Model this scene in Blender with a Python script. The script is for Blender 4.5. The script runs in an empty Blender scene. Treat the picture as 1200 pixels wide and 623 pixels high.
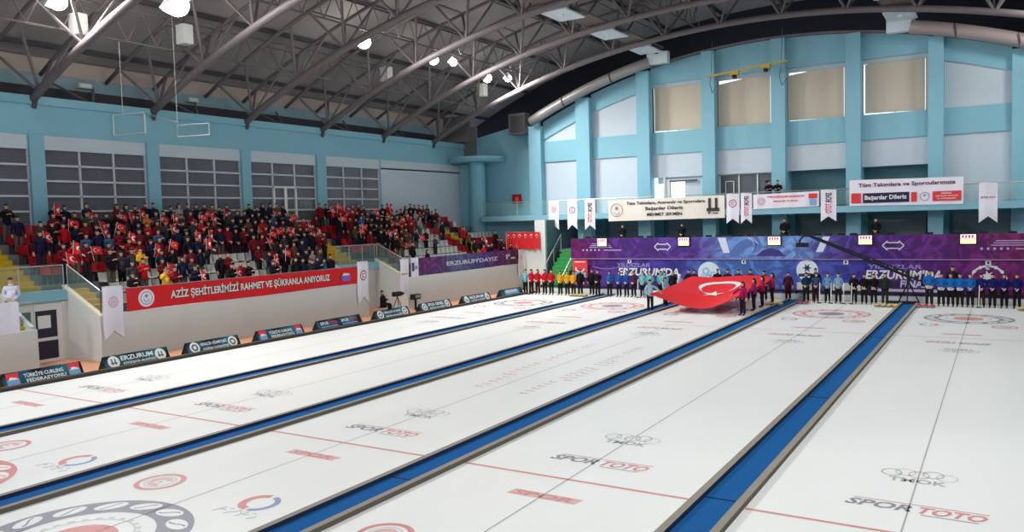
import bpy, bmesh, math, random
from math import sin, cos, pi, sqrt, atan2
from mathutils import Vector, Matrix
random.seed(7)
scn = bpy.context.scene
COL = scn.collection
DG = None

# ------------------------------------------------------------------ helpers
def lin(c):
    return tuple(((x/255)/12.92 if x/255 <= 0.04045 else ((x/255+0.055)/1.055)**2.4) for x in c)

MATS = {}
def mat(name, rgb, rough=0.7, metal=0.0, var=0.0, scale=3.0, spec=0.3, emit=0.0, stretch=None, bump=0.0):
    if name in MATS: return MATS[name]
    m = bpy.data.materials.new(name); m.use_nodes = True
    nt = m.node_tree; b = nt.nodes['Principled BSDF']
    c = lin(rgb)
    b.inputs['Roughness'].default_value = rough
    b.inputs['Metallic'].default_value = metal
    b.inputs['Specular IOR Level'].default_value = spec
    tc = nt.nodes.new('ShaderNodeTexCoord'); mp = nt.nodes.new('ShaderNodeMapping')
    if stretch: mp.inputs['Scale'].default_value = stretch
    nz = nt.nodes.new('ShaderNodeTexNoise'); nz.inputs['Scale'].default_value = scale; nz.inputs['Detail'].default_value = 4
    nt.links.new(tc.outputs['Object'], mp.inputs[0]); nt.links.new(mp.outputs[0], nz.inputs['Vector'])
    mx = nt.nodes.new('ShaderNodeMix'); mx.data_type = 'RGBA'
    v = max(var, 0.02)
    mx.inputs[6].default_value = tuple(max(0, x*(1-v)) for x in c)+(1,)
    mx.inputs[7].default_value = tuple(min(1, x*(1+v)) for x in c)+(1,)
    nt.links.new(nz.outputs['Fac'], mx.inputs[0]); nt.links.new(mx.outputs[2], b.inputs['Base Color'])
    if bump:
        bp = nt.nodes.new('ShaderNodeBump'); bp.inputs['Strength'].default_value = bump
        nt.links.new(nz.outputs['Fac'], bp.inputs['Height']); nt.links.new(bp.outputs[0], b.inputs['Normal'])
    if emit:
        b.inputs['Emission Color'].default_value = c+(1,); b.inputs['Emission Strength'].default_value = emit
    MATS[name] = m
    return m

def glass(name, rgb, alpha):
    if name in MATS: return MATS[name]
    m = bpy.data.materials.new(name); m.use_nodes = True
    nt = m.node_tree; nt.nodes.clear()
    o = nt.nodes.new('ShaderNodeOutputMaterial'); t = nt.nodes.new('ShaderNodeBsdfTransparent'); g = nt.nodes.new('ShaderNodeBsdfPrincipled')
    g.inputs['Base Color'].default_value = lin(rgb)+(1,); g.inputs['Roughness'].default_value = 0.08
    mx = nt.nodes.new('ShaderNodeMixShader'); mx.inputs[0].default_value = alpha
    nt.links.new(t.outputs[0], mx.inputs[1]); nt.links.new(g.outputs[0], mx.inputs[2]); nt.links.new(mx.outputs[0], o.inputs[0])
    MATS[name] = m
    return m

def add(o, parent=None):
    COL.objects.link(o)
    if parent is not None: o.parent = parent
    return o
def base_name(n): return n
def tag(o, label=None, cat=None, group=None, kind=None):
    if label: o['label'] = label
    if cat: o['category'] = cat
    if group: o['group'] = group
    if kind: o['kind'] = kind
    return o
def empty(name, loc=(0,0,0), rz=0.0):
    o = bpy.data.objects.new(name, None); o.empty_display_size = 0.2
    o.location = loc; o.rotation_euler = (0,0,rz)
    return add(o)

class MB:
    def __init__(s): s.v=[]; s.f=[]; s.m=[]; s.mi=0
    def q(s, *pts):
        n=len(s.v); s.v += [tuple(p) for p in pts]; s.f.append(tuple(range(n,n+len(pts)))); s.m.append(s.mi); return s
    def box(s, x0,x1,y0,y1,z0,z1):
        return s.obox(((x0+x1)/2,(y0+y1)/2,(z0+z1)/2),(1,0,0),(0,1,0),(0,0,1),abs(x1-x0),abs(y1-y0),abs(z1-z0))
    def obox(s, c, ax, ay, az, lx, ly, lz):
        c=Vector(c); ax=Vector(ax)*lx/2; ay=Vector(ay)*ly/2; az=Vector(az)*lz/2; n=len(s.v)
        for k in (-1,1):
            for i,j in ((-1,-1),(1,-1),(1,1),(-1,1)): s.v.append(tuple(c+ax*i+ay*j+az*k))
        for f in ((3,2,1,0),(4,5,6,7),(0,1,5,4),(1,2,6,5),(2,3,7,6),(3,0,4,7)):
            s.f.append(tuple(n+i for i in f)); s.m.append(s.mi)
        return s
    def beam(s, p0, p1, w, h=None, up=(0,0,1)):
        p0=Vector(p0); p1=Vector(p1); d=(p1-p0); L=d.length; d.normalize(); h=h or w
        u=Vector(up)
        if abs(d.dot(u))>0.98: u=Vector((1,0,0))
        a=d.cross(u).normalized(); b=a.cross(d)
        return s.obox((p0+p1)/2,d,a,b,L,w,h)
    def tube(s, pts, r, n=8, caps=True):
        pts=[Vector(p) for p in pts]; rings=[]
        rr = r if isinstance(r,(list,tuple)) else [r]*len(pts)
        prev=None
        for i,p in enumerate(pts):
            d=(pts[min(i+1,len(pts)-1)]-pts[max(i-1,0)]).normalized()
            if prev is None:
                u=Vector((0,0,1)) if abs(d.z)<0.9 else Vector((1,0,0))
                a=d.cross(u).normalized()
            else:
                a=(prev-d*prev.dot(d)).normalized()
            prev=a; b=d.cross(a); base=len(s.v)
            for k in range(n):
                t=2*pi*k/n; s.v.append(tuple(p+(a*cos(t)+b*sin(t))*rr[i]))
            rings.append(base)
        for i in range(len(rings)-1):
            for k in range(n):
                k2=(k+1)%n; s.f.append((rings[i]+k,rings[i]+k2,rings[i+1]+k2,rings[i+1]+k)); s.m.append(s.mi)
        if caps:
            s.f.append(tuple(rings[0]+k for k in reversed(range(n)))); s.m.append(s.mi)
            s.f.append(tuple(rings[-1]+k for k in range(n))); s.m.append(s.mi)
        return s
    def cyl(s, c, r, h, n=16, r2=None):
        c=Vector(c); return s.tube([c,c+Vector((0,0,h))],[r,r if r2 is None else r2],n)
    def ell(s, c, rx, ry, rz, nu=10, nv=7, zmin=-1.0):
        base=len(s.v)
        vs=[]
        for j in range(nv+1):
            t=-pi/2+pi*j/nv
            z=max(sin(t),zmin)
            vs.append([ (c[0]+rx*cos(t)*cos(2*pi*i/nu), c[1]+ry*cos(t)*sin(2*pi*i/nu), c[2]+rz*z) for i in range(nu)])
        for r in vs: s.v += r
        for j in range(nv):
            for i in range(nu):
                i2=(i+1)%nu
                s.f.append((base+j*nu+i,base+j*nu+i2,base+(j+1)*nu+i2,base+(j+1)*nu+i)); s.m.append(s.mi)
        return s
    def prism(s, poly, fn, d0, d1):
        """poly 2D list; fn(u,v,d)->point ; extruded from d0 to d1"""
        n=len(poly); b=len(s.v)
        for d in (d0,d1):
            for (u,v) in poly: s.v.append(tuple(fn(u,v,d)))
        s.f.append(tuple(b+i for i in reversed(range(n)))); s.m.append(s.mi)
        s.f.append(tuple(b+n+i for i in range(n))); s.m.append(s.mi)
        for i in range(n):
            j=(i+1)%n; s.f.append((b+i,b+j,b+n+j,b+n+i)); s.m.append(s.mi)
        return s
    def flat(s, poly, fn, d=0.0):
        b=len(s.v); s.v += [tuple(fn(u,v,d)) for u,v in poly]; s.f.append(tuple(range(b,b+len(poly)))); s.m.append(s.mi); return s
    def ring(s, c, r0, r1, fn, d=0.0, n=48, a0=0, a1=2*pi, ry=1.0):
        b=len(s.v); full=abs(a1-a0-2*pi)<1e-6; k=n if full else n+1
        for i in range(k):
            t=a0+(a1-a0)*i/n
            for r in (r0,r1): s.v.append(tuple(fn(c[0]+r*cos(t),c[1]+r*sin(t)*ry,d)))
        for i in range(n):
            j=(i+1)%k; s.f.append((b+2*i,b+2*i+1,b+2*j+1,b+2*j)); s.m.append(s.mi)
        return s
    def disc(s, c, r, fn, d=0.0, n=32, ry=1.0):
        return s.flat([(c[0]+r*cos(2*pi*i/n),c[1]+r*ry*sin(2*pi*i/n)) for i in range(n)],fn,d)
    def star(s, c, r, fn, d=0.0, rot=0.0, k=5, inner=0.382):
        pl=[]
        for i in range(2*k):
            rr=r if i%2==0 else r*inner; t=rot+pi*i/k; pl.append((c[0]+rr*cos(t),c[1]+rr*sin(t)))
        for i in range(0,2*k,2):
            s.flat([c,pl[i-1],pl[i],pl[i+1]],fn,d)
        return s
    def mesh(s, name, mats, off=(0,0,0), smooth=False):
        me=bpy.data.meshes.new(name); ox,oy,oz=off
        me.from_pydata([(x-ox,y-oy,z-oz) for x,y,z in s.v],[],s.f)
        if not isinstance(mats,(list,tuple)): mats=[mats]
        for m in mats: me.materials.append(m)
        if len(mats)>1: me.polygons.foreach_set('material_index', s.m)
        if smooth: me.polygons.foreach_set('use_smooth',[True]*len(me.polygons))
        me.update()
        return me
    def build(s, name, mats, parent=None, smooth=False, loc=None):
        """vertices are in world space (or the parent's local space when the parent has rotation)"""
        if parent is not None:
            off = tuple(parent.location) if parent.parent is None else tuple(parent.location+parent.parent.location)
            o=bpy.data.objects.new(name, s.mesh(name,mats,off,smooth)); return add(o,parent)
        if loc is None:
            xs=[v[0] for v in s.v]; ys=[v[1] for v in s.v]; zs=[v[2] for v in s.v]
            loc=((min(xs)+max(xs))/2,(min(ys)+max(ys))/2,min(zs))
        o=bpy.data.objects.new(name, s.mesh(name,mats,loc,smooth)); o.location=loc; return add(o)

def XY(z=0.0):  return lambda u,v,d: (u,v,z+d)
def planeY(y):  return lambda u,v,d: (u,y-d,v)          # faces -Y
def planeX(x):  return lambda u,v,d: (x+d,u,v)          # faces +X

FONTC = {}
def text_polys(s):
    """glyph mesh of a string normalised to width 1 (0..1) and height 1 (0..1)"""
    if s in FONTC: return FONTC[s]
    cu=bpy.data.curves.new('lettering','FONT'); cu.body=s; cu.size=1; cu.resolution_u=2; cu.offset=0.028
    cu.align_x='LEFT'
    o=bpy.data.objects.new('lettering',cu); COL.objects.link(o)
    dg=bpy.context.evaluated_depsgraph_get(); dg.update()
    me=bpy.data.meshes.new_from_object(o.evaluated_get(dg))
    vs=[tuple(v.co) for v in me.vertices]; fs=[tuple(p.vertices) for p in me.polygons]
    bpy.data.objects.remove(o); bpy.data.curves.remove(cu); bpy.data.meshes.remove(me)
    x0=min(v[0] for v in vs); x1=max(v[0] for v in vs); y0=min(v[1] for v in vs); y1=max(v[1] for v in vs)
    FONTC[s]=([((v[0]-x0)/(x1-x0),(v[1]-y0)/(y1-y0)) for v in vs],fs)
    return FONTC[s]
def put_text(mb, s, u0, u1, v0, v1, fn, d=0.0, skew=0.0):
    vs,fs=text_polys(s); b=len(mb.v)
    for x,y in vs: mb.v.append(tuple(fn(u0+(u1-u0)*x+skew*y*(v1-v0), v0+(v1-v0)*y, d)))
    for f in fs: mb.f.append(tuple(b+i for i in f)); mb.m.append(mb.mi)
    return mb

def tree_copy(o, parent=None):
    c=o.copy(); COL.objects.link(c); c.parent=parent
    for ch in list(o.children): tree_copy(ch, c)
    return c

ORD=['first','second','third','fourth','fifth','sixth','seventh','eighth','ninth','tenth','eleventh','twelfth','thirteenth','fourteenth','fifteenth','sixteenth','seventeenth','eighteenth','nineteenth','twentieth']
TENS={20:'twenty',30:'thirty',40:'forty',50:'fifty'}
def ordinal(n):
    if n<=20: return ORD[n-1]
    if n%10==0: return {30:'thirtieth',40:'fortieth',50:'fiftieth'}[n]
    return TENS[n//10*10]+'-'+ORD[n%10-1]

# ------------------------------------------------------------------ materials
WHITE=mat('painted_white',(222,224,222),0.6)
WALLBLUE=mat('wall_blue_paint',(130,180,197),0.75,var=0.04,scale=0.8)
WALLPALE=mat('wall_pale_panel',(188,200,210),0.8,var=0.03,scale=0.6)
STANDWALL=mat('stand_wall_paint',(206,210,208),0.75,var=0.05,scale=0.7)
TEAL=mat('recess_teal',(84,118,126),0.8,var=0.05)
STEEL=mat('truss_steel',(112,104,106),0.55,0.0,var=0.12,scale=4)
STEELD=mat('dark_steel',(74,72,78),0.7,var=0.15)
DECK=mat('roof_deck',(150,146,144),0.9,var=0.12,scale=2,stretch=(1,8,1))
BEIGE=mat('beige_fascia',(196,178,168),0.8,var=0.05)
BLIND=mat('beige_blind',(196,186,170),0.9,var=0.05,scale=6,stretch=(8,1,0.2))
DAY=mat('daylight_glass',(225,238,250),0.3,emit=1.6)
GLASS=glass('railing_glass',(150,190,185),0.13)
DGLASS=glass('window_glass',(120,122,130),0.5)  # grey in the panes stands in for light in the concourse behind
METAL=mat('chrome_rail',(190,192,192),0.3,0.7)
BLACK=mat('black_paint',(26,26,30),0.6)
DARKV=mat('dark_navy',(24,28,48),0.7)
RED=mat('red_cloth',(206,30,36),0.75,var=0.06)
WCLOTH=mat('white_cloth',(226,224,236),0.8,var=0.03)
ICE=mat('ice',(247,248,246),0.30,var=0.045,scale=0.5,spec=0.35,stretch=(1.0,0.5,1))
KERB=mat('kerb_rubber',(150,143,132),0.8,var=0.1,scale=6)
CARPET=mat('blue_carpet',(34,94,156),0.95,var=0.08,scale=20,spec=0.05)
ORANGE=mat('orange_floor',(206,150,118),0.8,var=0.08,scale=5)
CONC=mat('stand_concrete',(120,120,124),0.85,var=0.1)
YELLOW=mat('yellow_steps',(206,170,30),0.8,var=0.1,scale=5)
SEATR=mat('red_seat_plastic',(170,18,34),0.5,var=0.06)
SEATW=mat('white_seat_plastic',(200,202,198),0.5,var=0.05)
INKR=mat('ice_red_ink',(228,190,188),0.4,var=0.15,scale=3)
INKRD=mat('ice_deep_red_ink',(220,150,150),0.4,var=0.12,scale=3)
INKK=mat('ice_grey_ink',(176,178,182),0.4,var=0.15,scale=3)
INKD=mat('ice_dark_ink',(150,150,162),0.4,var=0.15,scale=3)
INKL=mat('ice_pale_ink',(214,216,216),0.4,var=0.1,scale=3)
INKB=mat('ice_blue_ink',(150,158,200),0.4,var=0.1,scale=3)
SKIN=mat('skin',(206,158,134),0.6)
SHOE=mat('shoe_black',(30,30,32),0.6)
GREEN=mat('green_turf',(52,140,74),0.95,var=0.2,scale=20)

# ------------------------------------------------------------------ camera
cam=bpy.data.cameras.new('camera'); co=bpy.data.objects.new('camera',cam); COL.objects.link(co); scn.camera=co
C0=Vector((28.062,-13.781,5.158)); yaw,pitch,roll,foc=-.5501,-.0588,-.0277,941.67
Fv=Vector((sin(yaw)*cos(pitch),cos(yaw)*cos(pitch),sin(pitch))); Rv=Vector((cos(yaw),-sin(yaw),0)); Uv=Rv.cross(Fv)
R2=Rv*cos(roll)+Uv*sin(roll); U2=-Rv*sin(roll)+Uv*cos(roll)
M=Matrix((R2,U2,-Fv)).transposed().to_4x4(); M.translation=C0
co.matrix_world=M
cam.sensor_width=36; cam.sensor_fit='HORIZONTAL'; cam.lens=foc/1200*36; cam.clip_end=300

# ------------------------------------------------------------------ setting
P=5.933
def struct(name, mb, m, label=None, smooth=False):
    o=mb.build(name,m,smooth=smooth); o['kind']='structure'
    if label: o['label']=label
    return o
b=MB(); b.box(-14,42,-24,48,-0.35,-0.03); struct('floor',b,mat('floor_grey',(150,150,150),0.8))
b=MB(); b.box(-4.6,0.2,-24,37,-0.03,0.0); struct('floor_side',b,ORANGE,'orange rubber walkway strip between the stand wall and the ice')

def arc(X,R=55.0): return -38.2+sqrt(R*R-(X-14.8)**2)
XL=-9.5
# roof deck
b=MB(); N=44
for i in range(N):
    x0=-13+i*(56.0/N); x1=-13+(i+1)*(56.0/N)
    b.prism([(x0,arc(x0,58.1)),(x1,arc(x1,58.1)),(x1,arc(x1,58.1)+0.2),(x0,arc(x0,58.1)+0.2)],planeY(0),24,-47)
struct('ceiling',b,DECK)
# purlins below deck
b=MB()
for i in range(13):
    x=-10.5+i*4.2; z=arc(x,57.95)
    b.beam((x,-22,z-0.05),(x,46,z-0.05),0.12,0.22)
struct('trim_1',b,STEELD,'grey purlins running under the roof deck')
# end wall dark backing above the arch
b=MB(); pl=[(-13,9)]+[(-13+i*2,arc(-13+i*2,58.2)) for i in range(29)]+[(43,9)]
b.prism(pl,planeY(46.3),0,0.2); struct('wall_end_upper',b,mat('dark_cavity',(46,44,52),0.9))

def etop(x):
    x=max(-4.0,min(34.5,x)); return -24.22+sqrt(40.51**2-(x-15.19)**2)
# end wall : base slab
YW=40.45
b=MB(); xs=[-9.6+i*1.0 for i in range(50)]
pl=[(-9.6,0)]+[(x,etop(x) if x>-2.7 else max(11.9,etop(-2.7))) for x in xs]+[(xs[-1],0)]
# recess / window bays cut by building strips
for i in range(len(xs)-1):
    x0,x1=xs[i],xs[i+1]
    def tz(x): return etop(x) if x>-2.7 else 12.15-0.0*(x)
    if x1<=-2.5: b.prism([(x0,0),(x1,0),(x1,11.5+0.18*(x1+9.6)),(x0,11.5+0.18*(x0+9.6))],planeY(YW+0.3),0,-0.3)
struct('wall_end_left',b,WALLBLUE)
bays=[(-2.05,0.95),(2.05,5.78),(6.72,10.5),(11.4,15.12),(16.0,19.65),(20.5,24.2),(25.0,28.4),(29.3,32.7),(33.6,37.0),(37.9,39.4)]
cols=[(-3.1,-2.05),(0.95,2.05),(5.78,6.72),(10.5,11.4),(15.12,16.0),(19.65,20.5),(24.2,25.0),(28.4,29.3),(32.7,33.6),(37.0,37.9)]
top=MB(); mid=MB(); gray=MB(); col=MB(); low=MB()
for k,(a,c) in enumerate(bays):
    n=6; sx=[a+(c-a)*i/n for i in range(n+1)]
    win = 2<=k<=5
    wt = 14.33
    if win: lo=[wt]*(n+1)
    else: lo=[min(14.0,etop(x)-1.35) for x in sx]
    for i in range(n):
        top.prism([(sx[i],lo[i]),(sx[i+1],lo[i+1]),(sx[i+1],etop(sx[i+1])),(sx[i],etop(sx[i]))],planeY(YW),0.0,-0.35)
        if not win and lo[i]>10.95:
            gray.prism([(sx[i],10.95),(sx[i+1],10.95),(sx[i+1],lo[i+1]),(sx[i],lo[i])],planeY(YW+0.12),0,-0.2)
    mid.box(a,c,YW,YW+0.35,9.4,10.95)
    lz = 7.75 if win else 5.0
    if k in (1,0,6,7,8,9): lz=5.0
    gray.box(a,c,YW+0.12,YW+0.35,lz,9.4)
for a,c in cols:
    z=etop((a+c)/2)-0.05
    col.box(a,c,YW-0.5,YW+0.2,0,z); col.box(a,c,YW+.2,YW+1.4,4.9,min(z,9.4))
struct('wall_end_upper_band',top,WALLBLUE); struct('wall_end_middle_band',mid,WALLBLUE)
struct('wall_end_panel',gray,WALLPALE); struct('wall_end_column',col,WALLBLUE)
# windows with blinds (upper row)
for k in (2,3,4,5):
    a,c=bays[k]
    w=empty('window_%d'%(k-1),((a+c)/2,YW+0.5,10.95)); w['kind']='structure'
    MB().box(a,c,YW+0.5,YW+0.53,10.95,14.33).build('pane',DAY,w)
    f=MB()
    for x in (a+0.04,(a+c)/2,c-0.04): f.box(x-0.04,x+0.04,YW+0.42,YW+0.5,10.95,14.33)
    f.build('window_frame',WHITE,w)
    gap=[0.16,0.03,0.02,0.16][k-2]; bot=[0.10,0.03,0.06,0.10][k-2]; tp=[0.25,0.5,0.42,0.3][k-2]
    MB().prism([(a+gap,10.95+bot),(c-0.22,10.95+0.02),(c-0.22,14.33-0.05),(a+gap,14.33-tp)],planeY(YW+0.3),0,0.03).build('blind',BLIND,w)
    MB().box(c-0.2,c,YW+0.28,YW+0.4,10.95,14.33).build('side_trim',BLIND,w)
    MB().box(a,c,YW+0.18,YW+0.3,14.05,14.33).build('blind_box',mat('blind_box_grey',(176,190,200),0.5),w)
# lower row bays
b=MB()
for k in (3,4,5): b.box(bays[k][0],bays[k][1],YW+1.2,YW+1.4,5.0,7.8)
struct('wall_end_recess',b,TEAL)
w=empty('window_5',(8.6,YW+0.3,5.3)); w['kind']='structure'
MB().box(6.75,7.0,YW+0.3,YW+0.34,6.0,7.75).box(7.0,7.45,YW+0.3,YW+0.34,6.3,7.3).box(8.0,9.0,YW+0.3,YW+0.34,6.0,7.5).build('pane',DAY,w)
f=MB(); f.box(6.72,10.5,YW+0.34,YW+0.4,5.0,7.75); f.mi=0; f.build('blind',WALLPALE,w)
MB().box(7.5,7.62,YW+0.1,YW+0.3,5.0,7.75).box(7.62,7.9,YW+0.22,YW+0.32,5.0,7.6).build('door_leaf',WHITE,w)
MB().box(7.95,9.9,YW+0.1,YW+0.24,7.42,7.52).build('blind_rail',STEELD,w)
w=empty('window_6',(13.2,YW+0.3,5.3)); w['kind']='structure'
MB().box(11.4,15.12,YW+0.5,YW+0.53,5.0,7.75).build('pane',DGLASS,w)
f=MB()
for x in (11.43,12.75,13.98,15.08): f.box(x-0.04,x+0.04,YW+0.4,YW+0.5,5.0,7.75)
for x in (11.85,12.4): f.box(x-0.025,x+0.025,YW+0.36,YW+0.42,5.3,7.3)
f.box(11.85,12.4,YW+0.36,YW+0.42,7.25,7.3)
f.box(11.4,15.12,YW+0.4,YW+0.5,7.7,7.78).build('window_frame',WHITE,w)
f=MB()
for i in range(9): f.box(14.02,15.05,YW+0.6,YW+0.62,5.1+i*0.28,5.2+i*0.28)
f.build('blind_slats',mat('slat_grey',(120,118,118),0.7),w)

# right wall (beyond the frame)
b=MB(); b.box(39.4,39.8,-22,46,0,12.5); struct('wall_right',b,WALLBLUE)

# balcony of the end wall
YB=38.4
b=MB(); b.box(-6.6,39.4,YB,YW+0.4,4.98,5.38); struct('balcony_slab',b,WALLBLUE,'pale blue balcony slab running along the end wall')
# recess wall below balcony
b=MB(); b.box(-0.1,39.4,42.6,42.9,0,5.0)
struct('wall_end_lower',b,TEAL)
b=MB()
for i,x in enumerate((1.6,6.3,11,15.6,20.1,24.7,29.2,33.6)): b.box(x-0.5,x+0.5,42.3,42.6,2.8,4.98)
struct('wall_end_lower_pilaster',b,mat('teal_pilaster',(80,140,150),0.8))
b=MB()
for x in (3.9,8.6,13.3,17.9,22.4,26.9,31.4): b.box(x-1.5,x+1.5,42.5,42.6,2.8,4.7)
struct('wall_end_lower_panel',b,mat('grey_recess_panel',(112,124,128),0.8))
# glass railing on balcony
def railing(name,label,p0,p1,z0,z1,step,group=None,zz=None):
    """p0,p1 in plan; z at both ends may differ via zz=(dz0,dz1)"""
    zz=zz or (0,0)
    p0=Vector((p0[0],p0[1],0)); p1=Vector((p1[0],p1[1],0)); L=(p1-p0).length; d=(p1-p0)/L; n=max(1,round(L/step))
    r=empty(name,(p0.x,p0.y,z0+zz[0])); tag(r,label,'railing',group)
    def pt(t,z): q=p0+d*(L*t); return (q.x,q.y,z+zz[0]*(1-t)+zz[1]*t)
    g=MB()
    a=pt(0,z0+0.08); c=pt(1,z0+0.08); e=pt(1,z1-0.06); f=pt(0,z1-0.06)
    nrm=Vector((-d.y,d.x,0))*0.006
    g.q(*[Vector(q)+nrm for q in (a,c,e,f)]).q(*[Vector(q)-nrm for q in (f,e,c,a)])
    g.build('glass_panel',GLASS,r)
    MB().tube([pt(0,z1),pt(1,z1)],0.03).build('handrail',METAL,r)
    for i in range(n+1):
        MB().tube([pt(i/n,z0),pt(i/n,z1)],0.022,6).build('post',METAL,r)
    return r
railing('glass_railing','long glass railing along the front of the end wall balcony',(-6.6,YB+0.12),(38,YB+0.12),5.38,6.4,3.2)

# left wall ----------------------------------------------------------
pil=[(-0.1,0.5),(6.02,6.68),(11.85,12.55),(17.85,18.5),(23.8,24.6),(29.85,30.05)]
b=MB(); b.box(XL-0.3,XL,-22,40.45,9.55,11.25); b.box(XL,XL+0.12,-22,40.45,10.92,11.3); struct('wall_left_upper_band',b,WALLBLUE)
b=MB(); b.box(XL-0.25,XL-0.02,-22,40.3,8.9,9.55); b.box(XL-0.25,XL-0.02,30.05,39.9,4.2,9.0); struct('wall_left_panel',b,WALLPALE)
b=MB()
for a,c in pil[:5]: b.box(XL-0.25,XL+0.15,a,c,3.8,9.55)
b.box(XL-0.25,XL+0.02,30.0,30.12,3.8,9.55)
struct('wall_left_pilaster',b,WALLBLUE)
# concourse behind the windows
CONW=mat('concourse_wall',(112,108,108),0.9,var=0.1)
b=MB(); b.box(-13.3,-13.0,-22,41,4.2,9.6); struct('wall_left_concourse',b,CONW)
b=MB(); b.box(-13,XL-0.3,-22,41,9.3,9.5); struct('ceiling_concourse',b,CONW)
b=MB()
for y in (1.2,4.1,8.2,10.9,14.4,17,20.6,23,27.4,29): b.box(-13,-12.5,y,y+0.7,4.2,9.3)
struct('wall_left_concourse_column',b,mat('concourse_blue',(50,66,104),0.8))
b=MB(); b.box(-13,XL,-22,41,4.2,4.45); struct('floor_concourse',b,CONC)
wi=7
for (a,c) in [(-5.2,-0.1),(0.5,6.02),(6.68,11.85),(12.55,17.85),(18.5,23.8),(24.6,29.95)]:
    w=empty('window_%d'%wi,(XL-0.1,(a+c)/2,4.7)); w['kind']='structure'; wi+=1
    MB().box(XL-0.16,XL-0.14,a,c,4.5,8.9).build('pane',DGLASS,w)
    f=MB()
    for i in range(4):
        y=a+(c-a)*i/3; f.box(XL-0.15,XL-0.05,y-0.04,y+0.04,4.5,8.9)
    for z in (8.2,7.48,6.78,6.08,5.38): f.box(XL-0.15,XL-0.05,a,c,z-0.045,z+0.045)
    f.build('window_frame',mat('window_frame_grey',(200,200,208),0.6),w)
    if abs(a-18.5)<0.1:
        d=MB(); d.box(XL-0.06,XL,20.25,20.35,4.5,7.5).box(XL-0.06,XL,22.0,22.1,4.5,7.5).box(XL-0.06,XL,20.25,22.1,7.4,7.5).box(XL-0.06,XL,21.1,21.3,4.5,7.4)
        d.build('door_frame',WHITE,w)
# outer eave wall above the left wall
b=MB(); b.box(-11.7,-11.5,-22,40.4,12.12,12.74); struct('wall_left_eave',b,mat('eave_blue',(150,176,188),0.8))
b=MB(); b.box(-11.7,-11.45,-22,40.4,12.74,13.5); struct('trim_2',b,BEIGE,'beige fascia strip below the roof on the left')
b=MB(); b.box(-11.7,-11.5,-22,40.4,11.2,12.12); b.box(-11.5,XL-0.3,-22,40.4,11.1,11.22); struct('wall_left_gap_shade',b,STEELD)  # dark sheet and ledge fill the open gap, standing in for its shade
b=MB(); b.box(-11.7,-8.9,40.4,40.7,11.2,13.6); b.box(-11.4,XL+0.6,39.6,40.4,11.4,11.8); b.box(-9.9,-8.4,40.46,40.9,9,12.6); struct('wall_left_return',b,mat('return_grey',(120,118,120),0.8))
# eave lamps
for n,(y,) in enumerate([(4.3,),(9.9,),(16.2,)]):
    o=MB(); o.box(-11.5,-11.2,y-0.35,y+0.35,12.25,12.5)
    e=o.build('eave_lamp',mat('lamp_cover',(206,210,206),0.4)); 
    tag(e,'small white box lamp on the left eave, %s truss foot from the left'%('near the first','between second and third' if n==1 else 'beyond the third')[0:2][min(n,1)],'lamp','eave lamps')
    e['label']=['small white box lamp on the blue eave strip at far left','small white box lamp on the eave above the hanging pipe frame','small white box lamp on the eave past the hanging frames'][n]
    MB().box(-11.2,-11.17,y-0.28,y+0.28,12.28,12.47).build('lens',mat('lens_white',(235,238,230),0.2),e)

# corner round column with disc capital
r=empty('round_column',(-7.6,39.5,4)); tag(r,'round pale blue column with wide disc capital in the left corner','column')
MB().cyl((-7.6,39.5,4.0),0.62,5.7,24).build('shaft',WALLBLUE,r,smooth=False)
MB().cyl((-7.6,39.5,9.65),2.05,0.22,40,2.25).cyl((-7.6,39.5,9.87),2.25,0.16,40).build('capital',WALLBLUE,r)

# red square sign
r=MB(); r.box(-5.0,-4.15,YW-0.02,YW,6.32,7.05)
o=r.build('fire_sign',mat('sign_red',(150,20,40),0.6)); tag(o,'small red square sign on the blue wall above the corner railing','sign')
MB().disc((-4.57,6.68),0.18,planeY(YW-0.02),0.004).build('emblem',mat('sign_orange',(220,90,60),0.6),o)

# ------------------------------------------------------------------ grandstand
NR=8
def rowX(k): return -3.0-0.8*k
def rowZ(k): return 1.7+0.42*k
gst=MB()
for k in range(NR):
    x1=rowX(k)+0.42; x0=rowX(k)-0.38
    if k==NR-1: x0=XL-0.3
    # keep the entrance gaps open below the landing level
    spans=[(-8,39.9)]
    if k<3: spans=[(-8,1.84),(4.56,19.74),(23.56,39.9)]
    if k==2:
        for a,c in ((1.84,4.56),(19.74,23.56)): gst.box(x0,x1,a,c,2.45,rowZ(k))
    for a,c in spans: gst.box(x0,x1,a,c,(0 if k<2 else rowZ(k)-0.6),rowZ(k))
struct('grandstand_tier',gst,CONC,'grey concrete tiers of the spectator stand')
fw=MB()
# front wall: three straight runs, walls flanking the entrances
def fwall(a,c,z): fw.box(-2.2,-2.0,a,c,0,z)
fwall(-8,2.0,1.6); fwall(4.4,19.9,1.85); fwall(23.4,36.6,1.85)
struct('wall_stand_front',fw,STANDWALL)
sw=MB()
for y0 in (4.4,23.4):
    sw.prism([(-2.21,0),(-4.5,0),(-4.5,2.9),(-2.21,1.85)],lambda u,v,d: (u,y0+d,v),0,0.14)
for y1 in (2.0,19.9):
    sw.prism([(-2.21,0),(-4.5,0),(-4.5,2.9),(-2.21,1.7)],lambda u,v,d: (u,y1-d,v),0,0.14)
sw.box(-4.6,-4.35,2.0,4.4,2.3,2.75); sw.box(-4.6,-4.35,19.9,23.4,2.3,2.75)
struct('wall_stand_entrance',sw,STANDWALL)
st=MB()
for y0 in (4.4,23.4):
    st.prism([(-1.97,1.75),(-4.5,2.9),(-4.5,2.98),(-1.97,1.83)],lambda u,v,d: (u,y0+d,v),-0.03,0.17)
struct('trim_3',st,mat('coping_cream',(222,214,190),0.7),'cream coping on the sloping walls beside the stand entrances')
st=MB()
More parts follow.
